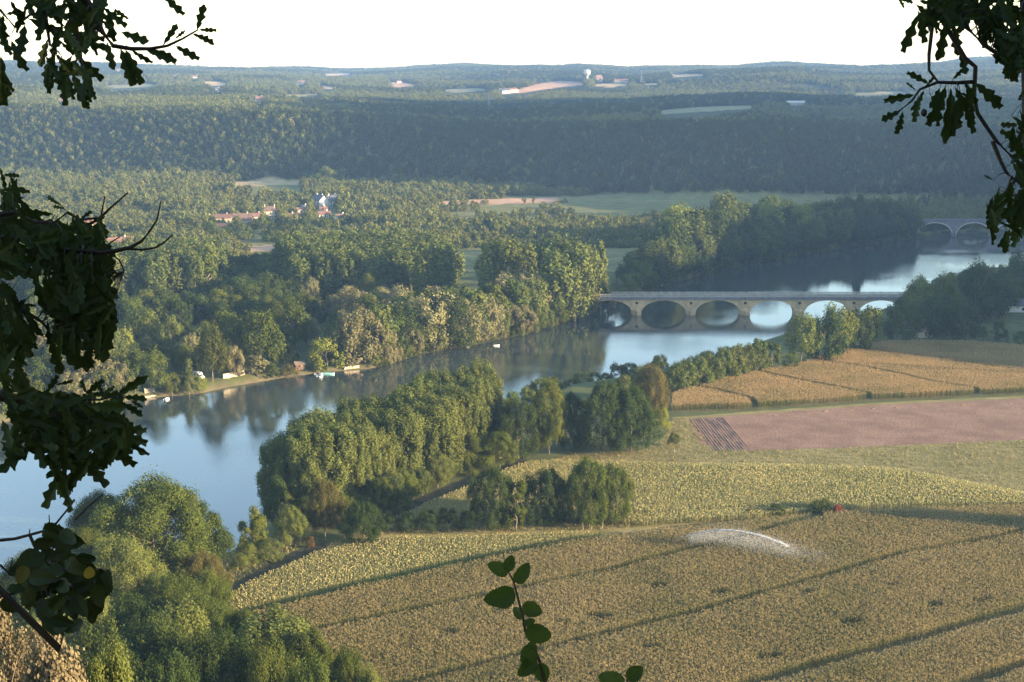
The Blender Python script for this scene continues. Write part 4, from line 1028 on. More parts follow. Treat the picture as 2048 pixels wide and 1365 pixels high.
# ------------------------------------------------------------------ houses
HOUSE_SPOTS = []; CLEAR = []
def house(px, py, w, d, h, rot, wall, roof, label, chimneys=1, roof_h=None, hip=False, group=None, name='house', cat='house', wins=3):
    x, y, z = PG(px, py); r = empty(name, (x, y, z - .2), rot); tag(r, label, cat, group)
    HOUSE_SPOTS.append((x, y, max(w, d) * .5 + 1)); hp = w * .5 * FPX / y; CLEAR.append((px - hp, px + hp, py - h * FPX / y * .95, py + 2))
    h += .2; rh = roof_h or d * .32
    mb = MB(); a, b = w / 2, d / 2; inset = b * .8 if hip else 0
    mb.add([(-a, -b, 0), (a, -b, 0), (a, b, 0), (-a, b, 0), (-a, -b, h), (a, -b, h), (a, b, h), (-a, b, h)] + ([] if hip else [(-a, 0, h + rh - .12), (a, 0, h + rh - .12)]),
           [(0, 1, 5, 4), (1, 2, 6, 5), (2, 3, 7, 6), (3, 0, 4, 7)] + ([] if hip else [(5, 6, 9), (7, 4, 8)]))
    mb.build('wall', M[wall], r)
    mb = MB(); o = .45; e = h - o * rh / b
    if hip:
        top = [(-a + inset, 0, h + rh), (a - inset, 0, h + rh)]
        mb.add([(-a - o, -b - o, e), (a + o, -b - o, e), (a + o, b + o, e), (-a - o, b + o, e)] + top, [(0, 1, 5, 4), (1, 2, 5), (2, 3, 4, 5), (3, 0, 4), (3, 2, 1, 0)])
    else:
        for s in (-1, 1):
            vs = [(-a - o, s * (b + o), e), (a + o, s * (b + o), e), (a + o, 0, h + rh), (-a - o, 0, h + rh)]
            vs += [(q[0], q[1], q[2] + .22) for q in vs]
            fs = [(0, 3, 2, 1), (4, 5, 6, 7), (0, 1, 5, 4), (1, 2, 6, 5), (3, 0, 4, 7)]
            mb.add(vs, fs if s < 0 else [f[::-1] for f in fs])
    ro = mb.build('roof', M[roof], r)
    for c in range(chimneys):
        cx = (-a * .62 + c * a * 1.24) if chimneys > 1 else a * .5
        mb = MB(); mb.box(cx - .4, cx + .4, -.35, .35, h + rh * .5, h + rh + 1.1); mb.box(cx - .5, cx + .5, -.45, .45, h + rh + 1.102, h + rh + 1.25); mb.build('chimney', M[wall], ro)
    for i in range(wins):
        for lev in range(2 if h > 5 else 1):
            xx = -a + w * (i + .5) / wins; z0 = 1.1 + lev * 2.7
            f = MB(); f.box(xx - .58, xx + .58, -b - .05, -b - .003, z0 - .1, z0 + 1.5); fo = f.build('window', M['wood'], r)
            g = MB(); g.box(xx - .45, xx + .45, -b - .07, -b - .052, z0, z0 + 1.38); g.build('pane', M['pane'], fo)
    if d > 5:
        for yy in (-b * .45, b * .45):
            f = MB(); f.box(a + .003, a + .05, yy - .55, yy + .55, 1.0, 2.6); fo = f.build('window', M['wood'], r)
            g = MB(); g.box(a + .052, a + .07, yy - .42, yy + .42, 1.1, 2.5); g.build('pane', M['pane'], fo)
    dmb = MB(); dmb.box(-.5 + a * .3, .5 + a * .3, -b - .09, -b - .072, .2, 2.3); dmb.build('door', M['wood'], r)
    return r
house(640, 416, 13, 9, 6.5, -.9, 'wall_white', 'slate', 'large white manor with dark slate roof at the top of the village', 2, 4.2)
house(664, 414, 11, 8, 6.0, .75, 'wall_white', 'slate', 'white manor wing with bright gable right of the dark roof', 2, 3.8)
house(540, 437, 12, 10, 6.2, .25, 'wall', 'tile_brown', 'tall cream house with brown hipped roof in mid village', 2, 3.4, True)
house(414, 446, 9, 7, 3.2, .5, 'wall', 'tile', 'small red roofed barn at the left end of the village')
house(446, 446, 13, 8, 4.0, .1, 'wall_stone', 'tile', 'long red roofed farmhouse in the village farm')
house(452, 462, 12, 7, 3.0, -.25, 'wall', 'tile', 'low red roofed barn with pale gable in front of the farm')
house(486, 450, 14, 9, 4.0, .1, 'wall_stone', 'tile_brown', 'wide brown roofed barn right of the red farmhouse', 1, 4.5)
house(514, 443, 7, 7, 4.0, .5, 'wall_stone', 'tile', 'narrow red roofed outbuilding between barn and cream house')
house(607, 424, 8, 6, 3.4, .7, 'wall_white', 'slate', 'small white house left of the manor')
house(598, 427, 6, 5, 3.0, .7, 'wall', 'tile_brown', 'yellow cream shed beside the small white house', 0, wins=1)
house(648, 436, 10, 7, 3.0, .45, 'wall_white', 'tile', 'low white bungalow below the manor')
house(646, 428, 6, 5, 4.0, .45, 'wall', 'tile', 'small pink roofed house directly behind the low bungalow')
house(681, 443, 9, 7, 3.4, .65, 'wall_white', 'tile_brown', 'small white gabled house at the right end of the village')
house(582, 440, 5, 5, 3.4, .5, 'wall_white', 'tile', 'narrow white cottage left of the yellow bush', 1, wins=1)
house(594, 437, 5, 4, 3.0, .6, 'wall', 'tile', 'little cream cottage among the village trees', 0, wins=1)
house(180, 458, 15, 9, 3.8, .45, 'wall', 'tile', 'red roofed house behind the oak leaves, upper one')
house(212, 468, 12, 8, 3.0, .1, 'wall_stone', 'tile', 'shaded red roofed house right of the upper one')
house(236, 508, 20, 13, 5.0, .6, 'wall', 'tile', 'big orange roofed house behind the bare oak twigs', 1, 5.5)
# far farms on the hills
house(520, 207, 13.0, 8.6, 4.8, .6, 'wall', 'tile', 'cream farmhouse on the lit edge above the slope', 1, 5)
house(435, 184, 11.5, 7.2, 4.8, .7, 'wall_white', 'slate', 'white gabled farmhouse among hill trees')
house(390, 159, 18.7, 10.1, 5.6, .5, 'wall_white', 'tile', 'white house at the left of the tan hill field')
house(350, 156, 17.3, 8.6, 4.8, .5, 'wall', 'tile', 'red roofed farm left of the white hill house')
house(602, 170, 17.3, 10.1, 5.6, .6, 'wall_white', 'tile_brown', 'pale house left of the long tan field strip')
house(123, 206, 11.5, 7.2, 4.0, .5, 'wall', 'tile', 'small cream house on the slope edge behind the oak leaves')
house(236, 144, 18.7, 10.1, 5.6, .5, 'wall_white', 'tile', 'white house high on the left hills')
house(1010, 187, 18.7, 11.5, 5.6, .5, 'wall_white', 'slate', 'white house at the lower left of the pink hill field', 1)
house(1026, 185, 20.2, 10.8, 5.6, .6, 'wall_white', 'tile', 'red roofed hamlet house below the pink hill field')
house(1000, 183, 7.2, 5.8, 4.8, .4, 'wall_white', 'slate', 'tiny white cottage left of the hamlet', 0, wins=1)
house(1197, 164, 18.7, 13.0, 7.2, .7, 'wall', 'tile_brown', 'pointed cream farmhouse on the hill crest', 1, 9)
house(1206, 165, 8.6, 7.2, 4.8, .7, 'wall', 'tile', 'small outbuilding right of the pointed farmhouse', 0, wins=1)
house(1242, 167, 31.7, 11.5, 6.4, .1, 'wall', 'tile', 'long cream house with red roof on the hill crest')
house(1255, 167, 11.5, 7.2, 4.8, .1, 'wall_white', 'tile', 'little white annexe right of the long cream house', 0, wins=1)
house(798, 167, 10.1, 7.2, 4.0, .4, 'wall_white', 'tile', 'tiny white house at the top of the left pink field', 0, wins=1)
r = house(1591, 211, 25.9, 10.1, 4.0, .04, 'wall', 'wall_white', 'long low farm shed with pale roof and red base on the plateau', 0, 2.5, name='farm_shed', cat='shed', wins=6)
# buildings on the right bank
house(1838, 672, 9, 7, 3.0, -.9, 'wall_stone', 'tile_brown', 'small farm hut with pinkish brown roof under the dark trees', 0, 2.2, name='farm_hut', cat='hut', wins=1)
house(2040, 622, 22, 10, 3.2, -.05, 'wall_white', 'slate', 'white walled shed with dark roof at the far right', 0, 2.5, name='white_shed', cat='shed')
house(1992, 626, 8, 5, 2.0, .1, 'wall_white', 'slate', 'low grey greenhouse shed left of the white shed', 0, 1.2, name='garden_shed', cat='shed', wins=1)
house(599, 738, 3.6, 3.0, 2.2, .35, 'tile', 'wood', 'tiny red garden shed by the left bank', 0, .7, name='garden_shed', cat='shed', wins=1)

def water_tower():
    x, y, z = PG(1174, 166); r = empty('water_tower', (x, y, z)); tag(r, 'white mushroom shaped water tower on the hill crest', 'water tower')
    def lathe(name, prof):
        mb = MB(); n = 20; vs = []; fs = []
        for (rr, zz) in prof: vs += [(rr * math.cos(6.2832 * k / n), rr * math.sin(6.2832 * k / n), zz) for k in range(n)]
        for i in range(len(prof) - 1): fs += [(i * n + k, i * n + (k + 1) % n, (i + 1) * n + (k + 1) % n, (i + 1) * n + k) for k in range(n)]
        mb.add(vs, fs); mb.build(name, M['wall_white'], r)
    lathe('shaft', [(3, -1), (2.4, 9), (2.6, 16)]); lathe('tank', [(2.6, 16), (8, 22), (8.6, 28), (7, 31), (.1, 32.5)])
water_tower()
def pylon(px, py, h, label):
    x, y, z = PG(px, py); r = empty('power_pylon', (x, y, z)); tag(r, label, 'pylon')
    mb = MB(); b = h * .09
    for sx in (-1, 1):
        for sy in (-1, 1): mb.tube([(sx * b, sy * b, -.5), (sx * b * .2, sy * b * .2, h * .7), (0, 0, h)], [.28, .22, .15], 4)
    for k in range(6):
        t0, t1 = k / 7, (k + 1) / 7; w0, w1 = b * (1 - .8 * t0 / .72), b * (1 - .8 * t1 / .72)
        for s in (-1, 1): mb.tube([(-w0, s * w0, t0 * h * .8), (w1, s * w1, t1 * h * .8)], [.14, .14], 4); mb.tube([(w0, s * w0, t0 * h * .8), (-w1, s * w1, t1 * h * .8)], [.14, .14], 4)
    mb.build('lattice_mast', M['metal'], r)
    for zz in (.72, .84): mb = MB(); mb.tube([(-h * .16, 0, zz * h), (h * .16, 0, zz * h)], [.2, .2], 4); mb.build('cross_arm', M['metal'], r)
pylon(978, 222, 30, 'grey lattice pylon on the plateau edge')
pylon(1283, 168, 32, 'small grey pylon right of the long hill house')

# ------------------------------------------------------------------ riverside things
def bank_wall(px0, py0, px1, py1, h, label):
    a = PG(px0, py0); b = PG(px1, py1); L = math.hypot(b[0] - a[0], b[1] - a[1]); r = empty('bank_wall', (a[0], a[1], min(a[2], b[2]) - .4), math.atan2(b[1] - a[1], b[0] - a[0])); tag(r, label, 'wall')
    zz = max(a[2], b[2]) - min(a[2], b[2]) + .4
    mb = MB(); mb.box(0, L, -.25, .25, 0, zz + h); mb.build('masonry', M['wall_stone'], r)
    mb = MB(); mb.box(-.1, L + .1, -.33, .33, zz + h + .003, zz + h + .15); mb.build('coping', M['wall'], r)
bank_wall(446, 757, 476, 752, 1.5, 'long pale garden wall on the left bank')
bank_wall(478, 751.5, 489, 749.5, 1.8, 'short higher end of the pale garden wall')
bank_wall(289, 786, 309, 784, 1.4, 'pale landing wall at the left bank beside the dark tree')
bank_wall(286, 797, 310, 794, .5, 'low pinkish quay edge at the water by the landing wall')
bank_wall(688, 741, 718, 736, .9, 'low reddish quay right of the yellow willow')
bank_wall(692, 727, 700, 726, 1.6, 'short pale wall right of the yellow willow')
bank_wall(712, 725, 726, 722, 1.2, 'pale wall piece left of the leaning trunks')
bank_wall(932, 690, 940, 689, 1.3, 'small pale landing in the bank wood')
bank_wall(996, 667, 1004, 665, 1.5, 'small pale landing between bank trees, middle one')
bank_wall(1030, 657, 1041, 655, 1.6, 'pale landing wall near the leaning trunk')
bank_wall(1064, 650, 1072, 648, 1.8, 'pale landing wall nearest the tall poplars')
bank_wall(833, 704, 842, 702, 1.2, 'thin pale landing at the shaded bank')
def boat(px, py, L, w, rot, mat, label, cabin=False, canopy=False):
    x, y = P(px, py, 0); r = empty('boat', (x, y, 0), rot); tag(r, label, 'boat')
    V = []; F = []; K = 9; prof = []
    for i in range(K):
        t = i / (K - 1); hw = w / 2 * (1 - max(0, (t - .55) / .45) ** 2 * .96) * (.85 + .15 * min(1, t * 4)); sh = .42 + .25 * t * t
        xx = -L / 2 + L * t
        V += [(xx, -hw, sh), (xx, -hw * .75, -.12), (xx, hw * .75, -.12), (xx, hw, sh), (xx, hw * .88, sh), (xx, hw * .6, .1), (xx, -hw * .6, .1), (xx, -hw * .88, sh)]
    for i in range(K - 1):
        for k in range(8): F.append((8 * i + k, 8 * i + (k + 1) % 8, 8 * i + 8 + (k + 1) % 8, 8 * i + 8 + k))
    F.append(tuple(range(8))[::-1]); F.append(tuple(8 * (K - 1) + k for k in range(8)))
    me = bpy.data.meshes.new('hull'); me.from_pydata(V, [], F); me.update(); link('hull', me, mat, r)
    for t in (-.2, .15):
        mb = MB(); mb.box(L * t - .14, L * t + .14, -w * .36, w * .36, .3, .36); mb.build('bench', M['wood'], r)
    if cabin: mb = MB(); mb.add([(-L * .1, -w * .32, .4), (L * .2, -w * .28, .4), (L * .2, w * .28, .4), (-L * .1, w * .32, .4), (-L * .08, -w * .3, 1.3), (L * .1, -w * .24, 1.25), (L * .1, w * .24, 1.25), (-L * .08, w * .3, 1.3)], [(0, 1, 5, 4), (1, 2, 6, 5), (2, 3, 7, 6), (3, 0, 4, 7), (4, 5, 6, 7)]); mb.build('cabin', M['white'], r)
    mb = MB(); mb.box(-L / 2 - .3, -L / 2 - .02, -.16, .16, .0, .75); mb.build('outboard_motor', M['black'], r)
    return r
boat(655, 749, 5.6, 2.0, .05, M['turq'], 'turquoise boat moored below the yellow willow')
boat(641, 753, 3.8, 1.8, 1.2, M['white'], 'white boat moored beside the turquoise one', True)
boat(632, 752, 3.0, 1.2, 1.9, M['white'], 'small white dinghy left of the white boat')
boat(334, 800, 3.4, 1.5, 1.3, M['white'], 'small white boat at the left bank near the landing wall')
boat(993, 692.5, 2.6, 1.1, .2, M['white'], 'tiny white boat in the shade of the bank wood')
def camper(px, py, rot):
    x, y, z = PG(px, py); r = empty('camper_van', (x, y, z), rot); tag(r, 'white camper van parked under the olive tree on the left bank', 'camper van')
    mb = MB(); pr = [(-3, .45), (-3, 2.75), (1.2, 2.9), (2.0, 2.5), (2.2, 2.0), (2.5, 1.3), (3.1, 1.1), (3.2, .45)]
    n = len(pr); vs = [(a, -1.1, b) for a, b in pr] + [(a, 1.1, b) for a, b in pr]
    mb.add(vs, [tuple(range(n)), tuple(range(n, 2 * n))[::-1]] + [(i, i + n, (i + 1) % n + n, (i + 1) % n) for i in range(n)]); mb.build('body', M['white'], r)
    mb = MB(); mb.add([(2.24, -.9, 1.98), (2.52, -.95, 1.36), (2.52, .95, 1.36), (2.24, .9, 1.98)], [(0, 1, 2, 3)]); mb.build('windscreen', M['pane'], r)
    for xx in (-1.8, -.2):
        mb = MB(); mb.box(xx, xx + .9, -1.13, -1.102, 1.6, 2.2); mb.build('window', M['pane'], r)
    mb = MB(); mb.box(1.5, 2.3, -1.13, -1.102, 1.4, 2.0); mb.build('window', M['pane'], r)
    for xx in (-1.9, 2.0):
        for s in (-1, 1):
            mb = MB(); mb.tube([(xx, s * .85, .36), (xx, s * 1.14, .36)], [.36, .36], 14); mb.build('wheel', M['black'], r)
camper(393, 758, -.55)

# ------------------------------------------------------------------ irrigation
def hose_reel():
    x, y, z = PG(1676, 1026); r = empty('hose_reel', (x, y, z), .2); tag(r, 'orange irrigation hose reel standing at the maize edge', 'hose reel')
    mb = MB(); mb.tube([(0, -.5, 1.15), (0, .5, 1.15)], [.75, .75], 18); mb.build('drum', M['black'], r)
    for s in (-.55, .55):
        mb = MB(); mb.tube([(0, s - .05, 1.15), (0, s + .05, 1.15)], [1.0, 1.0], 20); mb.build('drum_flange', M['orange'], r)
        mb = MB(); mb.tube([(-.9, s * 1.3, .35), (0, s * 1.3, 1.15), (.9, s * 1.3, .35)], [.08, .08, .08], 6); mb.tube([(-1.2, s * 1.3, .42), (1.9, s * 1.3, .42)], [.09, .09], 6); mb.build('frame', M['orange'], r)
        for xx in (-.7, .7):
            mb = MB(); mb.tube([(xx, s * 1.5, .35), (xx, s * 1.5 + .18 * (1 if s > 0 else -1), .35)], [.35, .35], 12); mb.build('wheel', M['black'], r)
    mb = MB(); mb.tube([(1.9, 0, .4), (2.6, 0, .45), (3.0, 0, .9)], [.08, .07, .05], 6); mb.tube([(1.9, -.7, .42), (1.9, .7, .42)], [.07, .07], 6); mb.build('drawbar', M['orange'], r)
hose_reel()
JA = P(1352, 1101, ZF + .0); JB = P(1612, 1124, ZF)
def gun():
    r = empty('sprinkler_gun', (JA[0], JA[1], ZF), math.atan2(JB[1] - JA[1], JB[0] - JA[0])); tag(r, 'irrigation gun on its cart in the maize wheel track', 'sprinkler')
    mb = MB(); mb.tube([(-.6, -.8, .1), (-.6, .8, .1)], [.05, .05], 6); mb.tube([(-.6, 0, .1), (.9, 0, .15)], [.05, .05], 6); mb.tube([(-.6, -.7, .1), (0, 0, 1.7)], [.04, .04], 6); mb.tube([(-.6, .7, .1), (0, 0, 1.7)], [.04, .04], 6); mb.tube([(.9, 0, .15), (0, 0, 1.7)], [.04, .04], 6); mb.build('cart', M['metal'], r)
    mb = MB(); mb.tube([(0, 0, 1.7), (0, 0, 2.1), (.9, 0, 2.5)], [.07, .07, .035], 8); mb.build('nozzle', M['orange'], r)
    for s in (-.8, .8):
        mb = MB(); mb.tube([(-.6, s - .06, .35), (-.6, s + .06, .35)], [.35, .35], 14); mb.build('wheel', M['black'], r)
gun()
def spray():
    m = bpy.data.materials.new('water_droplets'); m.use_nodes = True; nt = m.node_tree; nt.nodes.clear()
    out = nt.nodes.new('ShaderNodeOutputMaterial'); d = nt.nodes.new('ShaderNodeBsdfDiffuse'); t = nt.nodes.new('ShaderNodeBsdfTranslucent'); a = nt.nodes.new('ShaderNodeMixShader')
    d.inputs[0].default_value = (.9, .93, .97, 1); t.inputs[0].default_value = (.9, .93, .97, 1); a.inputs[0].default_value = .45
    nt.links.new(d.outputs[0], a.inputs[1]); nt.links.new(t.outputs[0], a.inputs[2]); nt.links.new(a.outputs[0], out.inputs[0])
    g = np.random.default_rng(5); dx, dy = JB[0] - JA[0], JB[1] - JA[1]; L = math.hypot(dx, dy)
    z0, H = ZF + 2.5, 4.0
    def arc(t): return z0 + 4 * H * t * (1 - t) * (1.12 - .24 * t) - .9 * t
    # the tight jet
    n1 = 3600; t1 = g.random(n1) ** 1.25 * .86; sp = .05 + .42 * t1 ** 1.5
    a1 = np.stack([JA[0] + dx * t1, JA[1] + dy * t1, arc(t1)], 1) + g.normal(size=(n1, 3)) * sp[:, None] * np.array([.5, .5, .42])
    # water falling out of it as a drifting curtain
    n2 = 30000; t2 = .10 + 1.05 * g.random(n2) ** .9; f = g.random(n2) ** 1.1
    top = arc(np.minimum(t2, 1)); zz = top - f * np.minimum(top - ZF - 1.0, 1.2 + 5.0 * t2)
    a2 = np.stack([JA[0] + dx * t2 * (1 + .03 * f), JA[1] + dy * t2, zz], 1) + g.normal(size=(n2, 3)) * (np.array([1.1, 2.2, .42]) * (.4 + t2)[:, None])
    Pn = np.concatenate([a1, a2]); sz = np.concatenate([.04 + .035 * g.random(n1), (.012 + .018 * g.random(n2)) * 1.2])
    n = len(Pn); e = g.normal(size=(n, 3)); e /= np.linalg.norm(e, axis=1)[:, None]; h = np.cross(e, g.normal(size=(n, 3))); h /= np.linalg.norm(h, axis=1)[:, None]; k = np.cross(e, h)
    e, h, k = e * sz[:, None], h * sz[:, None], k * sz[:, None]
    # every drop a small tetrahedron-like body of three crossing faces
    V = np.stack([Pn - e, Pn - h, Pn + e, Pn + h, Pn - k, Pn + k], 1).reshape(-1, 3)
    b = (np.arange(n) * 6)[:, None]; F = np.concatenate([b + np.array([0, 1, 2, 3]), b + np.array([0, 4, 2, 5])])
    tag(link('water_spray', npmesh('water_spray', V, F, mats=[m])), 'white arc of irrigation water falling over the maize', 'water spray', kind='stuff')
spray()
def stake(px, py, h, lean, label):
    x, y, z = PG(px, py); mb = MB(); mb.tube([(0, 0, -.2), (lean, 0, h)], [.09, .07], 6); o = mb.build('stake', M['pale_bark']); o.location = (x, y, z); tag(o, label, 'stake')
stake(1204, 1058, 2.6, .3, 'tall pale stake leaning at the foot of the rightmost field tree')
stake(1166, 1060, 1.7, -.1, 'short pale stake between the field tree trunks')
stake(1183, 1060, 1.5, .05, 'short pale stake right of the first short one')
stake(1349, 906, 1.2, 0, 'small white post on the meadow by the ploughed field')

# ------------------------------------------------------------------ foreground: branches over the viewpoint
def oak_leaf(L, seed, curl=None):
    g = random.Random(seed); K = 22; V = []; F = []
    fold = g.uniform(.2, .8); curl = g.uniform(-.5, .6) if curl is None else curl; wmax = L * g.uniform(.15, .21); nl = g.uniform(3.3, 4.3); ph = g.uniform(0, .4)
    for side in (-1, 1):
        for i in range(K + 1):
            t = i / K; env = (math.sin(math.pi * min(1, (t * .86 + .04)) ** 1.25)) ** .8
            lobe = .5 + .5 * math.cos(2 * math.pi * (t * nl + ph + (.12 if side > 0 else 0))); w = wmax * env * (.5 + .52 * lobe ** .7)
            w *= g.uniform(.88, 1.1)
            if t < .08: w *= t / .08
            shift = .055 * L * lobe * env
            a = curl * t * t; cx = L * t * math.cos(a * .6); cz = -L * t * math.sin(a * .6)
            V += [(cx, 0, cz), (cx + shift * .8, side * w * math.cos(fold), cz + w * math.sin(fold) + g.uniform(-.02, .02) * L)]
    for s in range(2):
        o = s * 2 * (K + 1)
        for i in range(K): F.append((o + 2 * i, o + 2 * i + 2, o + 2 * i + 3, o + 2 * i + 1) if s else (o + 2 * i, o + 2 * i + 1, o + 2 * i + 3, o + 2 * i + 2))
    return np.array(V), np.array(F)
def hazel_leaf(L, seed, wide=.29):
    g = random.Random(seed); K = 22; V = []; F = []; fold = g.uniform(.05, .35); curl = g.uniform(-.4, .5)
    for side in (-1, 1):
        for i in range(K + 1):
            t = i / K; w = L * wide * math.sin(math.pi * t ** .72) ** .62 * (1 + (.10 if i % 2 else -.05)) * g.uniform(.93, 1.05)
            if t > .93: w *= .45
            a = curl * t * t; cx = L * t; cz = -L * t * math.sin(a * .6)
            V += [(cx, 0, cz), (cx + .02 * L, side * w * math.cos(fold), cz + w * math.sin(fold) + g.uniform(-.015, .015) * L)]
    for s in range(2):
        o = s * 2 * (K + 1)
        for i in range(K): F.append((o + 2 * i, o + 2 * i + 2, o + 2 * i + 3, o + 2 * i + 1) if s else (o + 2 * i, o + 2 * i + 1, o + 2 * i + 3, o + 2 * i + 2))
    return np.array(V), np.array(F)
OAKL = [oak_leaf(1.0, i) for i in range(14)]; HAZL = [hazel_leaf(1.0, i) for i in range(8)]
class Leaves:
    def __init__(s): s.V = []; s.F = []; s.W = []; s.n = 0
    def put(s, base, tip, kinds, roll=None, g=random):
        base = Vector(base); tip = Vector(tip); x = tip - base; L = x.length; x.normalize()
        n = (Vector((0, -1, .25)) + Vector((g.uniform(-.8, .8), g.uniform(-.3, .3), g.uniform(-.5, .5))) * (1 if roll is None else roll)).normalized()
        y = n.cross(x).normalized(); z = x.cross(y); v, f = g.choice(kinds)
        R = np.array([list(x), list(y), list(z)]); s.V.append(v * L @ R + np.array(base)); s.F.append(f + s.n); s.n += len(v); s.W.append(np.full(len(f), g.random()))
        # petiole
    def build(s, name, mat, parent):
        return link(name, npmesh(name, np.concatenate(s.V), np.concatenate(s.F), vals=np.concatenate(s.W), mats=[mat], smooth=False), None, parent)
TW = []; PET = []
def flush(mb):
    for x, y, d in PET: petiole(mb, x, y, d, 70)
    PET.clear(); TW.clear()
def twig(mb, pts, d, r0, r1, dd=0.0):
    for (a, b), (c, e) in zip(pts[:-1], pts[1:]):
        for q in (0, .25, .5, .75, 1): TW.append((a + (c - a) * q, b + (e - b) * q, d))
    n = len(pts); ps = [U(p[0], p[1], d + dd * i / max(1, n - 1)) for i, p in enumerate(pts)]
    mb.tube(ps, [r0 + (r1 - r0) * i / max(1, n - 1) for i in range(n)], 6)
def petiole(mb, x, y, d, lim):
    best = min(TW, key=lambda t: (t[0] - x) ** 2 + (t[1] - y) ** 2) if TW else None
    if best is None: return
    r = math.hypot(best[0] - x, best[1] - y)
    if 3 < r < lim:
        a, b = U(x, y, d), U(*best); m = a.lerp(b, .5) + Vector((0, 0, .004)); mb.tube([a, m, b], [.0007, .0009, .0012], 4)
def clump(lv, poly, n, d0, d1, Lpx, down=.9, spread=1.0, kinds=None, seed=0, grav=(0.15, 1.0), mb=None):
    """leaves hanging inside an outline, at different depths"""
    g = random.Random(seed); xs = [p[0] for p in poly]; ys = [p[1] for p in poly]; k = 0; tries = 0
    while k < n and tries < n * 60:
        tries += 1
        x, y = g.uniform(min(xs), max(xs)), g.uniform(min(ys), max(ys))
        L = g.uniform(*Lpx); a = math.atan2(grav[1], grav[0]) + g.gauss(0, spread)
        tx, ty = x + math.cos(a) * L, y + math.sin(a) * L
        if not (inpoly(np.array([x, tx]), np.array([y, ty]), poly).all()): continue
        d = g.uniform(d0, d1); lv.put(U(x, y, d), U(tx, ty, d + g.uniform(-.04, .04)), kinds or OAKL, g=g); k += 1
        PET.append((x, y, d))
def leaves_list(lv, items, d, kinds=None, roll=.55, seed=1):
    g = random.Random(seed)
    for (x0, y0, x1, y1) in items: dd = d + g.uniform(-.08, .08); lv.put(U(x0, y0, dd), U(x1, y1, dd + g.uniform(-.35, .35) * math.hypot(x1 - x0, y1 - y0) * d / FPX), kinds or OAKL, roll=roll, g=g); PET.append((x0, y0, dd))

def oak(name, trunk_xy, label):
    x, y = trunk_xy; z = G(x, y); r = empty(name, (0, 0, 0)); r.location = (0, 0, 0); tag(r, label, 'tree')
    mb = MB(); mb.tube([(x, y, z - .5), (x + .1, y, z + 1.5), (x + .05, y + .1, z + 3.5), (x + .2, y, z + 6)], [.24, .2, .17, .12], 12); mb.build('trunk', M['bark'], r)
    return r
D1 = 4.2
left = oak('oak_tree', (-2.6, 4.3), 'oak with hanging lobed leaves in shade, framing the left side')
mb = MB(); lv = Leaves()
# upper left bough and its twigs
mb.tube([(-2.5, 4.3, 121.6), (-1.9, 4.1, 121.25), tuple(U(60, -60, 4.1)), tuple(U(170, -8, D1))], [.05, .035, .022, .014], 8)
twig(mb, [(170, -8), (190, 30), (205, 65), (226, 92), (262, 98), (300, 98), (335, 92), (365, 78), (396, 60)], D1, .010, .0022)
twig(mb, [(60, -60), (90, 20), (95, 60), (100, 90), (118, 105)], D1, .008, .003)
twig(mb, [(0, 20), (30, 55), (60, 30), (90, 22)], D1, .005, .003)
twig(mb, [(170, -8), (150, 40), (160, 90), (165, 150), (170, 170)], D1, .008, .002)
leaves_list(lv, [(394, 62, 408, 13), (396, 60, 434, 62), (384, 68, 428, 86), (325, 92, 356, 47), (350, 78, 370, 62), (350, 92, 399, 119), (290, 99, 352, 124), (240, 64, 301, 88),
 (300, 100, 347, 114), (322, -12, 368, 30), (262, 100, 303, 126), (250, 98, 284, 168), (240, 95, 268, 170), (214, 84, 226, 138), (205, 15, 253, 53), (196, 38, 228, 58), (86, 20, 78, 84), (96, 78, 80, 132),
 (50, 48, 38, 118), (22, 80, 46, 140), (2, 110, 6, 212), (-5, 140, 20, 180), (0, 30, 12, 90), (104, 8, 120, 56), (110, 110, 95, 188), (132, 148, 130, 211), (146, 158, 176, 222), (174, 160, 191, 200), (150, 110, 205, 160), (-6, 60, 24, 110), (60, 5, 30, 60), (20, 0, 48, 50), (10, 30, 44, 22), (120, 60, 104, 122), (260, 40, 228, 20)], D1)
clump(lv, [(0, 0), (70, -30), (240, -30), (225, 60), (235, 100), (215, 120), (150, 130), (120, 100), (105, 60), (40, 30), (0, 90)], 62, 4.0, 4.5, (48, 74), kinds=OAKL, seed=11, spread=.75)
clump(lv, [(88, 110), (150, 100), (205, 120), (200, 165), (178, 205), (130, 205), (92, 190), (84, 150)], 16, 4.0, 4.4, (48, 68), seed=12, spread=.6)
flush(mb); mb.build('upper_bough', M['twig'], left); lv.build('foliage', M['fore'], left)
# middle left boughs
mb = MB(); lv = Leaves()
mb.tube([(-2.55, 4.3, 119.9), (-2.0, 4.2, 120.2), tuple(U(-60, 560, 4.2)), tuple(U(20, 585, D1)), tuple(U(60, 640, D1))], [.05, .035, .02, .013, .009], 8)
twig(mb, [(20, 585), (45, 620), (85, 645), (110, 680)], D1, .008, .003)
twig(mb, [(-60, 470), (0, 430), (30, 425), (70, 445), (110, 445), (135, 425), (125, 415)], D1, .010, .0022)
twig(mb, [(-60, 470), (60, 480), (130, 500), (200, 506), (232, 502), (262, 495), (284, 482), (300, 462), (314, 440), (322, 402)], D1, .010, .002)
twig(mb, [(250, 498), (285, 500), (310, 496), (330, 484), (345, 470)], D1, .004, .002)
twig(mb, [(202, 434), (226, 412), (256, 386)], D1, .004, .002); twig(mb, [(202, 434), (206, 412), (210, 393)], D1, .003, .002)
twig(mb, [(218, 505), (238, 520), (249, 542)], D1, .004, .002); twig(mb, [(205, 500), (222, 485), (240, 474)], D1, .003, .0015)
twig(mb, [(135, 425), (160, 440), (200, 436)], D1, .005, .003)
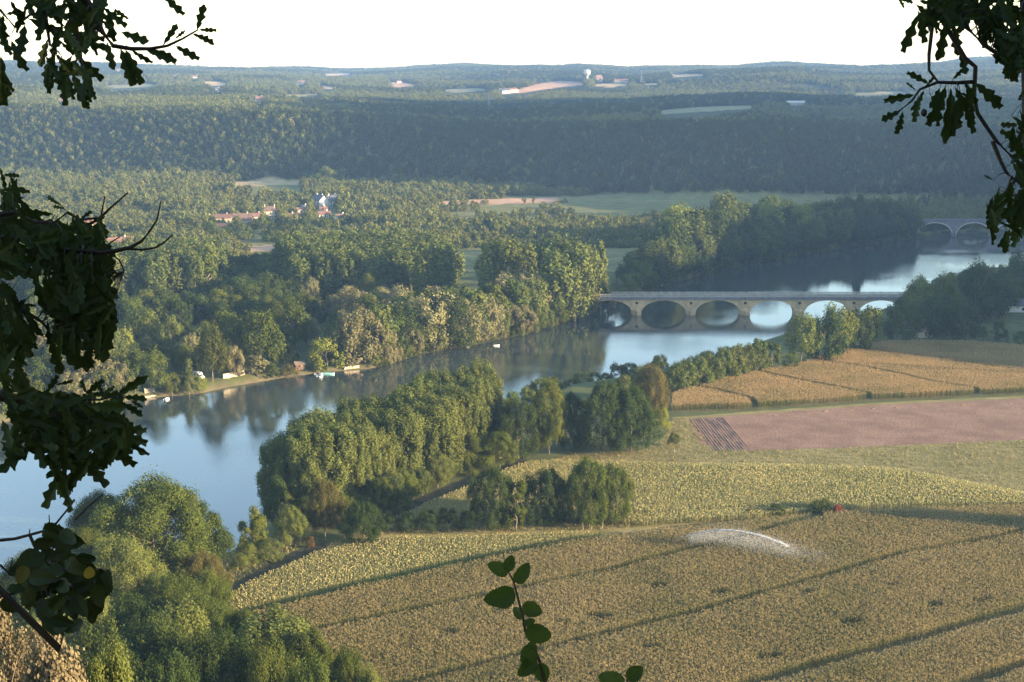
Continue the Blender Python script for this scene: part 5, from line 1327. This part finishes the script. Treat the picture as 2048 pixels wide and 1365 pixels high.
leaves_list(lv, [(128, 418, 104, 412), (124, 412, 108, 402), (118, 410, 90, 390), (160, 440, 184, 422), (175, 452, 208, 432), (0, 335, 12, 380), (5, 350, 38, 352), (0, 380, 58, 382), (10, 395, 34, 440),
 (180, 470, 225, 545), (200, 560, 228, 590), (190, 600, 228, 638), (170, 590, 228, 645), (150, 640, 178, 690), (110, 650, 150, 735), (100, 675, 122, 750), (60, 650, 66, 704), (20, 600, 55, 670), (0, 600, 30, 700),
 (25, 620, 50, 600), (45, 610, 72, 612), (190, 520, 222, 560), (110, 680, 178, 740), (95, 640, 100, 700), (10, 640, 28, 712), (0, 560, 22, 580)], D1, seed=3)
clump(lv, [(0, 345), (35, 350), (50, 390), (40, 420), (100, 425), (150, 425), (205, 430), (235, 500), (230, 545), (238, 600), (236, 660), (190, 690), (170, 740), (115, 720), (90, 650), (85, 570), (60, 560), (20, 540), (-20, 560), (-20, 350)], 200, 4.0, 4.7, (46, 84), seed=21, spread=.9, mb=mb)
clump(lv, [(0, 430), (60, 440), (200, 470), (215, 540), (235, 600), (215, 660), (100, 640), (60, 560), (40, 500)], 85, 4.1, 4.7, (46, 80), seed=27, spread=.8)
clump(lv, [(-30, 520), (30, 530), (60, 600), (45, 700), (70, 780), (-30, 800)], 40, 4.0, 4.5, (44, 72), seed=61, spread=.7)
clump(lv, [(150, 600), (236, 600), (232, 690), (190, 760), (150, 740)], 16, 4.0, 4.4, (50, 84), seed=62, spread=.5)
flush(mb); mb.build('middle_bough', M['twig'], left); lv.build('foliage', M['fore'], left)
mb = MB(); lv = Leaves()
clump(lv, [(-20, 600), (40, 590), (90, 640), (80, 720), (30, 720), (-20, 760)], 22, 4.0, 4.5, (46, 74), seed=29, spread=.6)
mb.tube([(-2.5, 4.3, 119.2), (-2.0, 4.15, 119.5), tuple(U(-60, 780, 4.1)), tuple(U(40, 800, D1)), tuple(U(110, 815, D1)), tuple(U(180, 830, D1))], [.05, .035, .02, .014, .01, .007], 8)
twig(mb, [(110, 815), (150, 800), (200, 800), (245, 790)], D1, .006, .002); twig(mb, [(180, 830), (215, 855), (240, 870)], D1, .005, .002)
twig(mb, [(110, 815), (125, 880), (130, 930), (132, 960)], D1, .006, .003)
leaves_list(lv, [(232, 792, 290, 756), (215, 800, 195, 770), (245, 795, 292, 798), (240, 805, 284, 830), (225, 860, 293, 862), (222, 862, 294, 888), (240, 870, 296, 914), (205, 880, 272, 940), (160, 910, 214, 972), (130, 935, 88, 1016), (130, 960, 140, 1024),
 (60, 890, 0, 950), (40, 880, 22, 940), (35, 880, 56, 920), (110, 770, 150, 762), (90, 790, 116, 752), (200, 800, 228, 770), (175, 790, 160, 756), (50, 800, 48, 745), (260, 800, 285, 815), (185, 900, 150, 960), (170, 790, 206, 762)], D1, seed=4)
clump(lv, [(0, 750), (40, 770), (80, 775), (150, 785), (230, 780), (270, 800), (265, 850), (290, 880), (265, 925), (215, 930), (200, 960), (160, 950), (135, 1000), (105, 990), (92, 930), (75, 900), (50, 920), (0, 940)], 210, 4.0, 4.6, (46, 82), seed=31, spread=.9, grav=(.35, 1), mb=mb)
clump(lv, [(60, 830), (230, 820), (270, 880), (210, 940), (130, 960), (90, 920)], 40, 4.1, 4.6, (46, 76), seed=33, spread=.8, grav=(.35, 1))
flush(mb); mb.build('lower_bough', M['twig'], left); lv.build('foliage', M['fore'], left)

right = oak('oak_tree', (2.7, 4.4), 'oak with drooping twigs and lobed leaves, framing the upper right')
mb = MB(); lv = Leaves()
mb.tube([(2.6, 4.4, 121.7), (2.0, 4.2, 121.5), tuple(U(2030, -60, 4.2)), tuple(U(1930, -30, D1))], [.05, .035, .02, .013], 8)
twig(mb, [(1930, -30), (1866, 0), (1866, 40), (1858, 110), (1858, 141), (1875, 163)], D1, .008, .003)
twig(mb, [(1885, 0), (1890, 50), (1930, 117), (1951, 134), (1948, 193), (1955, 227), (1992, 282), (2030, 320), (2060, 345)], D1, .0075, .0045)
twig(mb, [(1913, 0), (1933, 55), (1968, 90), (2016, 122), (2050, 135)], D1, .007, .006)
twig(mb, [(1947, 164), (1915, 166), (1875, 165), (1840, 179), (1823, 203), (1796, 224)], D1, .006, .0025)
twig(mb, [(1985, 283), (2000, 320), (2012, 345), (2030, 360), (2050, 372)], D1, .006, .004); twig(mb, [(2024, 352), (2018, 370), (2010, 392), (2005, 400)], D1, .004, .003); twig(mb, [(2030, 360), (2010, 400), (1990, 420)], D1, .005, .003)
twig(mb, [(2048, 0), (2052, 200), (2056, 500)], D1, .012, .01)
leaves_list(lv, [(1836, 28, 1804, 104), (1836, 20, 1850, 86), (1890, 45, 1878, 121), (1905, 45, 1918, 112), (1920, 100, 1932, 152), (1794, -5, 1810, 16), (1950, 50, 1962, 83), (1858, 168, 1814, 146), (1850, 176, 1872, 150),
 (1830, 190, 1769, 202), (1832, 182, 1812, 164), (1802, 222, 1757, 242), (1806, 222, 1794, 270), (1838, 195, 1828, 244), (1892, 170, 1864, 252), (1902, 175, 1896, 282), (1914, 198, 1904, 272), (1926, 200, 1946, 266), (1920, 186, 1952, 200),
 (1948, 165, 2008, 216), (1950, 170, 1985, 190), (1905, 160, 1926, 138), (1870, 10, 1850, 60), (1985, 360, 1968, 352), (2040, 250, 1998, 252), (2048, 290, 2002, 262), (2020, 330, 2048, 300), (2048, 180, 2036, 204), (1980, 20, 1960, 70), (1930, 0, 1900, 40), (1800, 0, 1830, 4), (1990, 30, 1972, 86), (1880, 175, 1862, 215), (1848, 180, 1826, 222)], D1, seed=6)
clump(lv, [(1845, -30), (2060, -30), (2060, 120), (2020, 140), (2000, 110), (1985, 70), (1950, 60), (1920, 40), (1900, 60), (1860, 60)], 60, 4.0, 4.5, (44, 70), seed=41, spread=.8, grav=(-.15, 1))
clump(lv, [(1820, -20), (1960, -20), (1950, 60), (1900, 75), (1850, 60)], 22, 4.0, 4.5, (44, 66), seed=46, spread=.7)
clump(lv, [(1955, 0), (2070, 0), (2070, 160), (2020, 170), (1975, 110)], 46, 4.0, 4.5, (44, 70), seed=47, spread=.7)
clump(lv, [(1850, 165), (1960, 160), (1950, 260), (1880, 275)], 9, 4.0, 4.4, (44, 66), seed=48, spread=.4)
clump(lv, [(2000, 60), (2070, 40), (2070, 150), (2030, 145), (2008, 110)], 22, 4.0, 4.4, (40, 64), seed=42, spread=.8, grav=(-.1, 1))
clump(lv, [(1985, 380), (2030, 360), (2070, 370), (2070, 470), (2030, 470), (2018, 530), (1995, 520), (1985, 480), (1968, 460), (1970, 400)], 40, 4.0, 4.4, (40, 64), seed=43, spread=.6, grav=(-.1, 1))
clump(lv, [(2012, 230), (2070, 200), (2070, 380), (2040, 380), (2020, 320)], 20, 4.0, 4.4, (40, 64), seed=44, spread=.9, grav=(-.4, 1))
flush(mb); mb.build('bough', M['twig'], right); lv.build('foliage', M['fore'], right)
ac = empty('acorn', tuple(U(1848, 226, D1))); ac.parent = right
mb = MB()
def ball(mb, c, r, sz=1.0, n=10, m=7):
    vs = []; fs = []
    for i in range(m + 1):
        p = math.pi * i / m; vs += [(c[0] + r * math.sin(p) * math.cos(6.2832 * k / n), c[1] + r * math.sin(p) * math.sin(6.2832 * k / n), c[2] + r * sz * math.cos(p)) for k in range(n)]
    for i in range(m): fs += [(i * n + k, i * n + (k + 1) % n, (i + 1) * n + (k + 1) % n, (i + 1) * n + k) for k in range(n)]
    mb.add(vs, fs)
ball(mb, (0, 0, 0), .009, 1.25); mb.build('nut', M['twig'], ac)

# hazel bush, lower left
hz = empty('hazel_bush', (0, 0, 0)); tag(hz, 'dark hazel bush with toothed oval leaves and one yellow leaf', 'bush')
D2 = 3.4; mb = MB(); lv = Leaves(); hx, hy = -1.25, 3.1; hzg = G(hx, hy)
mb.tube([(hx, hy, hzg - .1), (hx, hy + .1, hzg + .7), tuple(U(120, 1300, D2)), tuple(U(150, 1150, D2))], [.02, .014, .010, .006], 8)
mb.tube([(hx, hy, hzg), tuple(U(-60, 1250, D2)), tuple(U(-20, 1100, D2))], [.014, .009, .006], 6)
for pts, a, b in (([(-20, 1083), (30, 1078), (60, 1070), (97, 1060), (110, 1050), (128, 1028), (150, 1000)], .0045, .002), ([(97, 1060), (99, 1045), (98, 1030)], .002, .0012), ([(58, 1072), (60, 1058)], .002, .0012), ([(150, 1040), (175, 1015), (205, 990)], .003, .0015),
                  ([(60, 1072), (75, 1105), (97, 1128), (150, 1150)], .004, .005), ([(0, 1130), (15, 1145), (20, 1140), (25, 1118)], .003, .0015), ([(150, 1150), (100, 1160), (50, 1180), (-20, 1200)], .004, .004), ([(150, 1150), (170, 1140), (185, 1143)], .003, .002), ([(128, 1028), (145, 1005), (148, 998)], .002, .001)):
    twig(mb, pts, D2, a, b)
leaves_list(lv, [(66, 1088, 114, 1086), (74, 1102, 34, 1126), (82, 1100, 120, 1120), (84, 1056, 160, 1092), (90, 1112, 30, 1128), (120, 1062, 155, 1088), (125, 1080, 128, 1140), (60, 1125, 18, 1150), (195, 1140, 222, 1170), (190, 1160, 178, 1120), (150, 1120, 190, 1118)], D2, HAZL, seed=8)
clump(lv, [(0, 1200), (20, 1140), (70, 1120), (130, 1110), (210, 1130), (245, 1200), (240, 1240), (160, 1240), (130, 1275), (80, 1270), (60, 1230), (30, 1250), (0, 1240)], 52, 3.2, 3.6, (32, 50), kinds=HAZL, seed=51, spread=1.2, mb=mb)
clump(lv, [(120, 1090), (215, 1120), (262, 1190), (262, 1240), (200, 1262), (150, 1250), (110, 1290), (70, 1275), (90, 1180)], 22, 3.2, 3.6, (34, 52), kinds=HAZL, seed=52, spread=.8)
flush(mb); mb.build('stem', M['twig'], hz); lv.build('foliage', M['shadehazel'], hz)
M['yleaf'] = foliage('yellowed_leaf', (.30, .24, .05), (.36, .28, .06), var=0)
lv = Leaves(); leaves_list(lv, [(168, 1142, 190, 1150)], D2 - .25, [hazel_leaf(1.0, 77, .55)], roll=.1); lv.build('yellow_leaf', M['yleaf'], hz)
lv = Leaves(); leaves_list(lv, [(54, 1132, 38, 1165)], D2 - .25, [hazel_leaf(1.0, 78, .36)], roll=.1); lv.build('yellow_leaf', M['brown'], hz)
# elm-like shoots at the bottom
def shoot(label, stems, items, dist, root_px):
    r = empty('leafy_shoot', (0, 0, 0)); tag(r, label, 'shoot'); mb = MB()
    end = U(*root_px, dist); g0 = Vector((end[0], end[1] - .25, G(end[0], end[1] - .25) - .05))
    PET.clear(); TW.clear(); mb.tube([g0, g0.lerp(end, .5) + Vector((.02, 0, 0)), end], [.007, .005, .0042], 6)
    for pts, a, b in stems: twig(mb, pts, dist, a, b)
    mb.build('stem', M['twig'], r)
    for i, (x0, y0, x1, y1, wd) in enumerate(items):
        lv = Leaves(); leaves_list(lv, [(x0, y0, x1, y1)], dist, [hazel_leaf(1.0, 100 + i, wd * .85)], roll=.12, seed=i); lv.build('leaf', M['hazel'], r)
shoot('upright leafy shoot with toothed leaves in front of the maize', [([(1092, 1400), (1090, 1365), (1080, 1325), (1065, 1288), (1050, 1262), (1045, 1230), (1034, 1190), (1028, 1165), (1020, 1150), (1014, 1140)], .0042, .0016), ([(1028, 1166), (1034, 1160)], .0016, .001)],
      [(1018, 1146, 975, 1128, .36), (1014, 1144, 1024, 1111, .42), (1012, 1146, 1000, 1150, .6), (1032, 1168, 1058, 1126, .36), (1032, 1188, 970, 1202, .42), (1043, 1212, 1084, 1226, .44), (1046, 1238, 1027, 1214, .4), (1048, 1250, 1070, 1240, .4), (1050, 1258, 1106, 1280, .36), (1056, 1286, 1074, 1300, .45),
       (1064, 1288, 1044, 1328, .36), (1074, 1320, 1036, 1350, .4), (1078, 1326, 1090, 1368, .42), (1060, 1300, 1070, 1330, .36)], 3.2, (1092, 1400))
shoot('low pair of leaves rising at the bottom edge', [([(1262, 1400), (1256, 1372), (1254, 1356)], .003, .0015), ([(1256, 1372), (1248, 1366)], .002, .001)],
      [(1250, 1370, 1196, 1352, .40), (1254, 1360, 1284, 1334, .48)], 3.0, (1262, 1400))

# unseen oaks added around the viewpoint to keep the near branches in shade
def shade_oak(x, y, h, w, label):
    return put_tree('dense', x, y, h, w, label)
for i, (x, y, h, w) in enumerate([(7.5, -1.8, 9, 8), (12.5, -4.5, 11, 10), (9, -9, 12, 12), (17, -2.5, 10, 9), (1, -8.5, 14, 12), (-7, -4, 12, 10), (9.5, 2.4, 10, 8)]):
    shade_oak(x, y, h, w, ['dense oak on the cliff top right beside the viewpoint', 'dense oak two steps right of the viewpoint', 'dense oak behind the viewpoint on the right', 'dense oak on the cliff edge right of the viewpoint', 'large dense oak directly behind the viewpoint', 'dense oak behind the viewpoint on the left', 'dense oak just outside the right of the view on the cliff edge'][i])

far_woods()

# ------------------------------------------------------------------ evening haze over the valley
def haze():
    mb = MB(); mb.box(-11500, 11500, -160, 7700, -6, 215); m = bpy.data.materials.new('evening_haze'); m.use_nodes = True; nt = m.node_tree; nt.nodes.clear()
    out = nt.nodes.new('ShaderNodeOutputMaterial'); v = nt.nodes.new('ShaderNodeVolumePrincipled')
    v.inputs['Color'].default_value = (.34, .58, 1.0, 1); v.inputs['Density'].default_value = HAZE_D; v.inputs['Anisotropy'].default_value = .1
    nt.links.new(v.outputs[0], out.inputs['Volume']); o = mb.build('haze', m)
    o.data.materials.clear(); o.data.materials.append(m); tag(o, 'pale blue evening haze filling the valley', 'haze', kind='stuff')
haze()
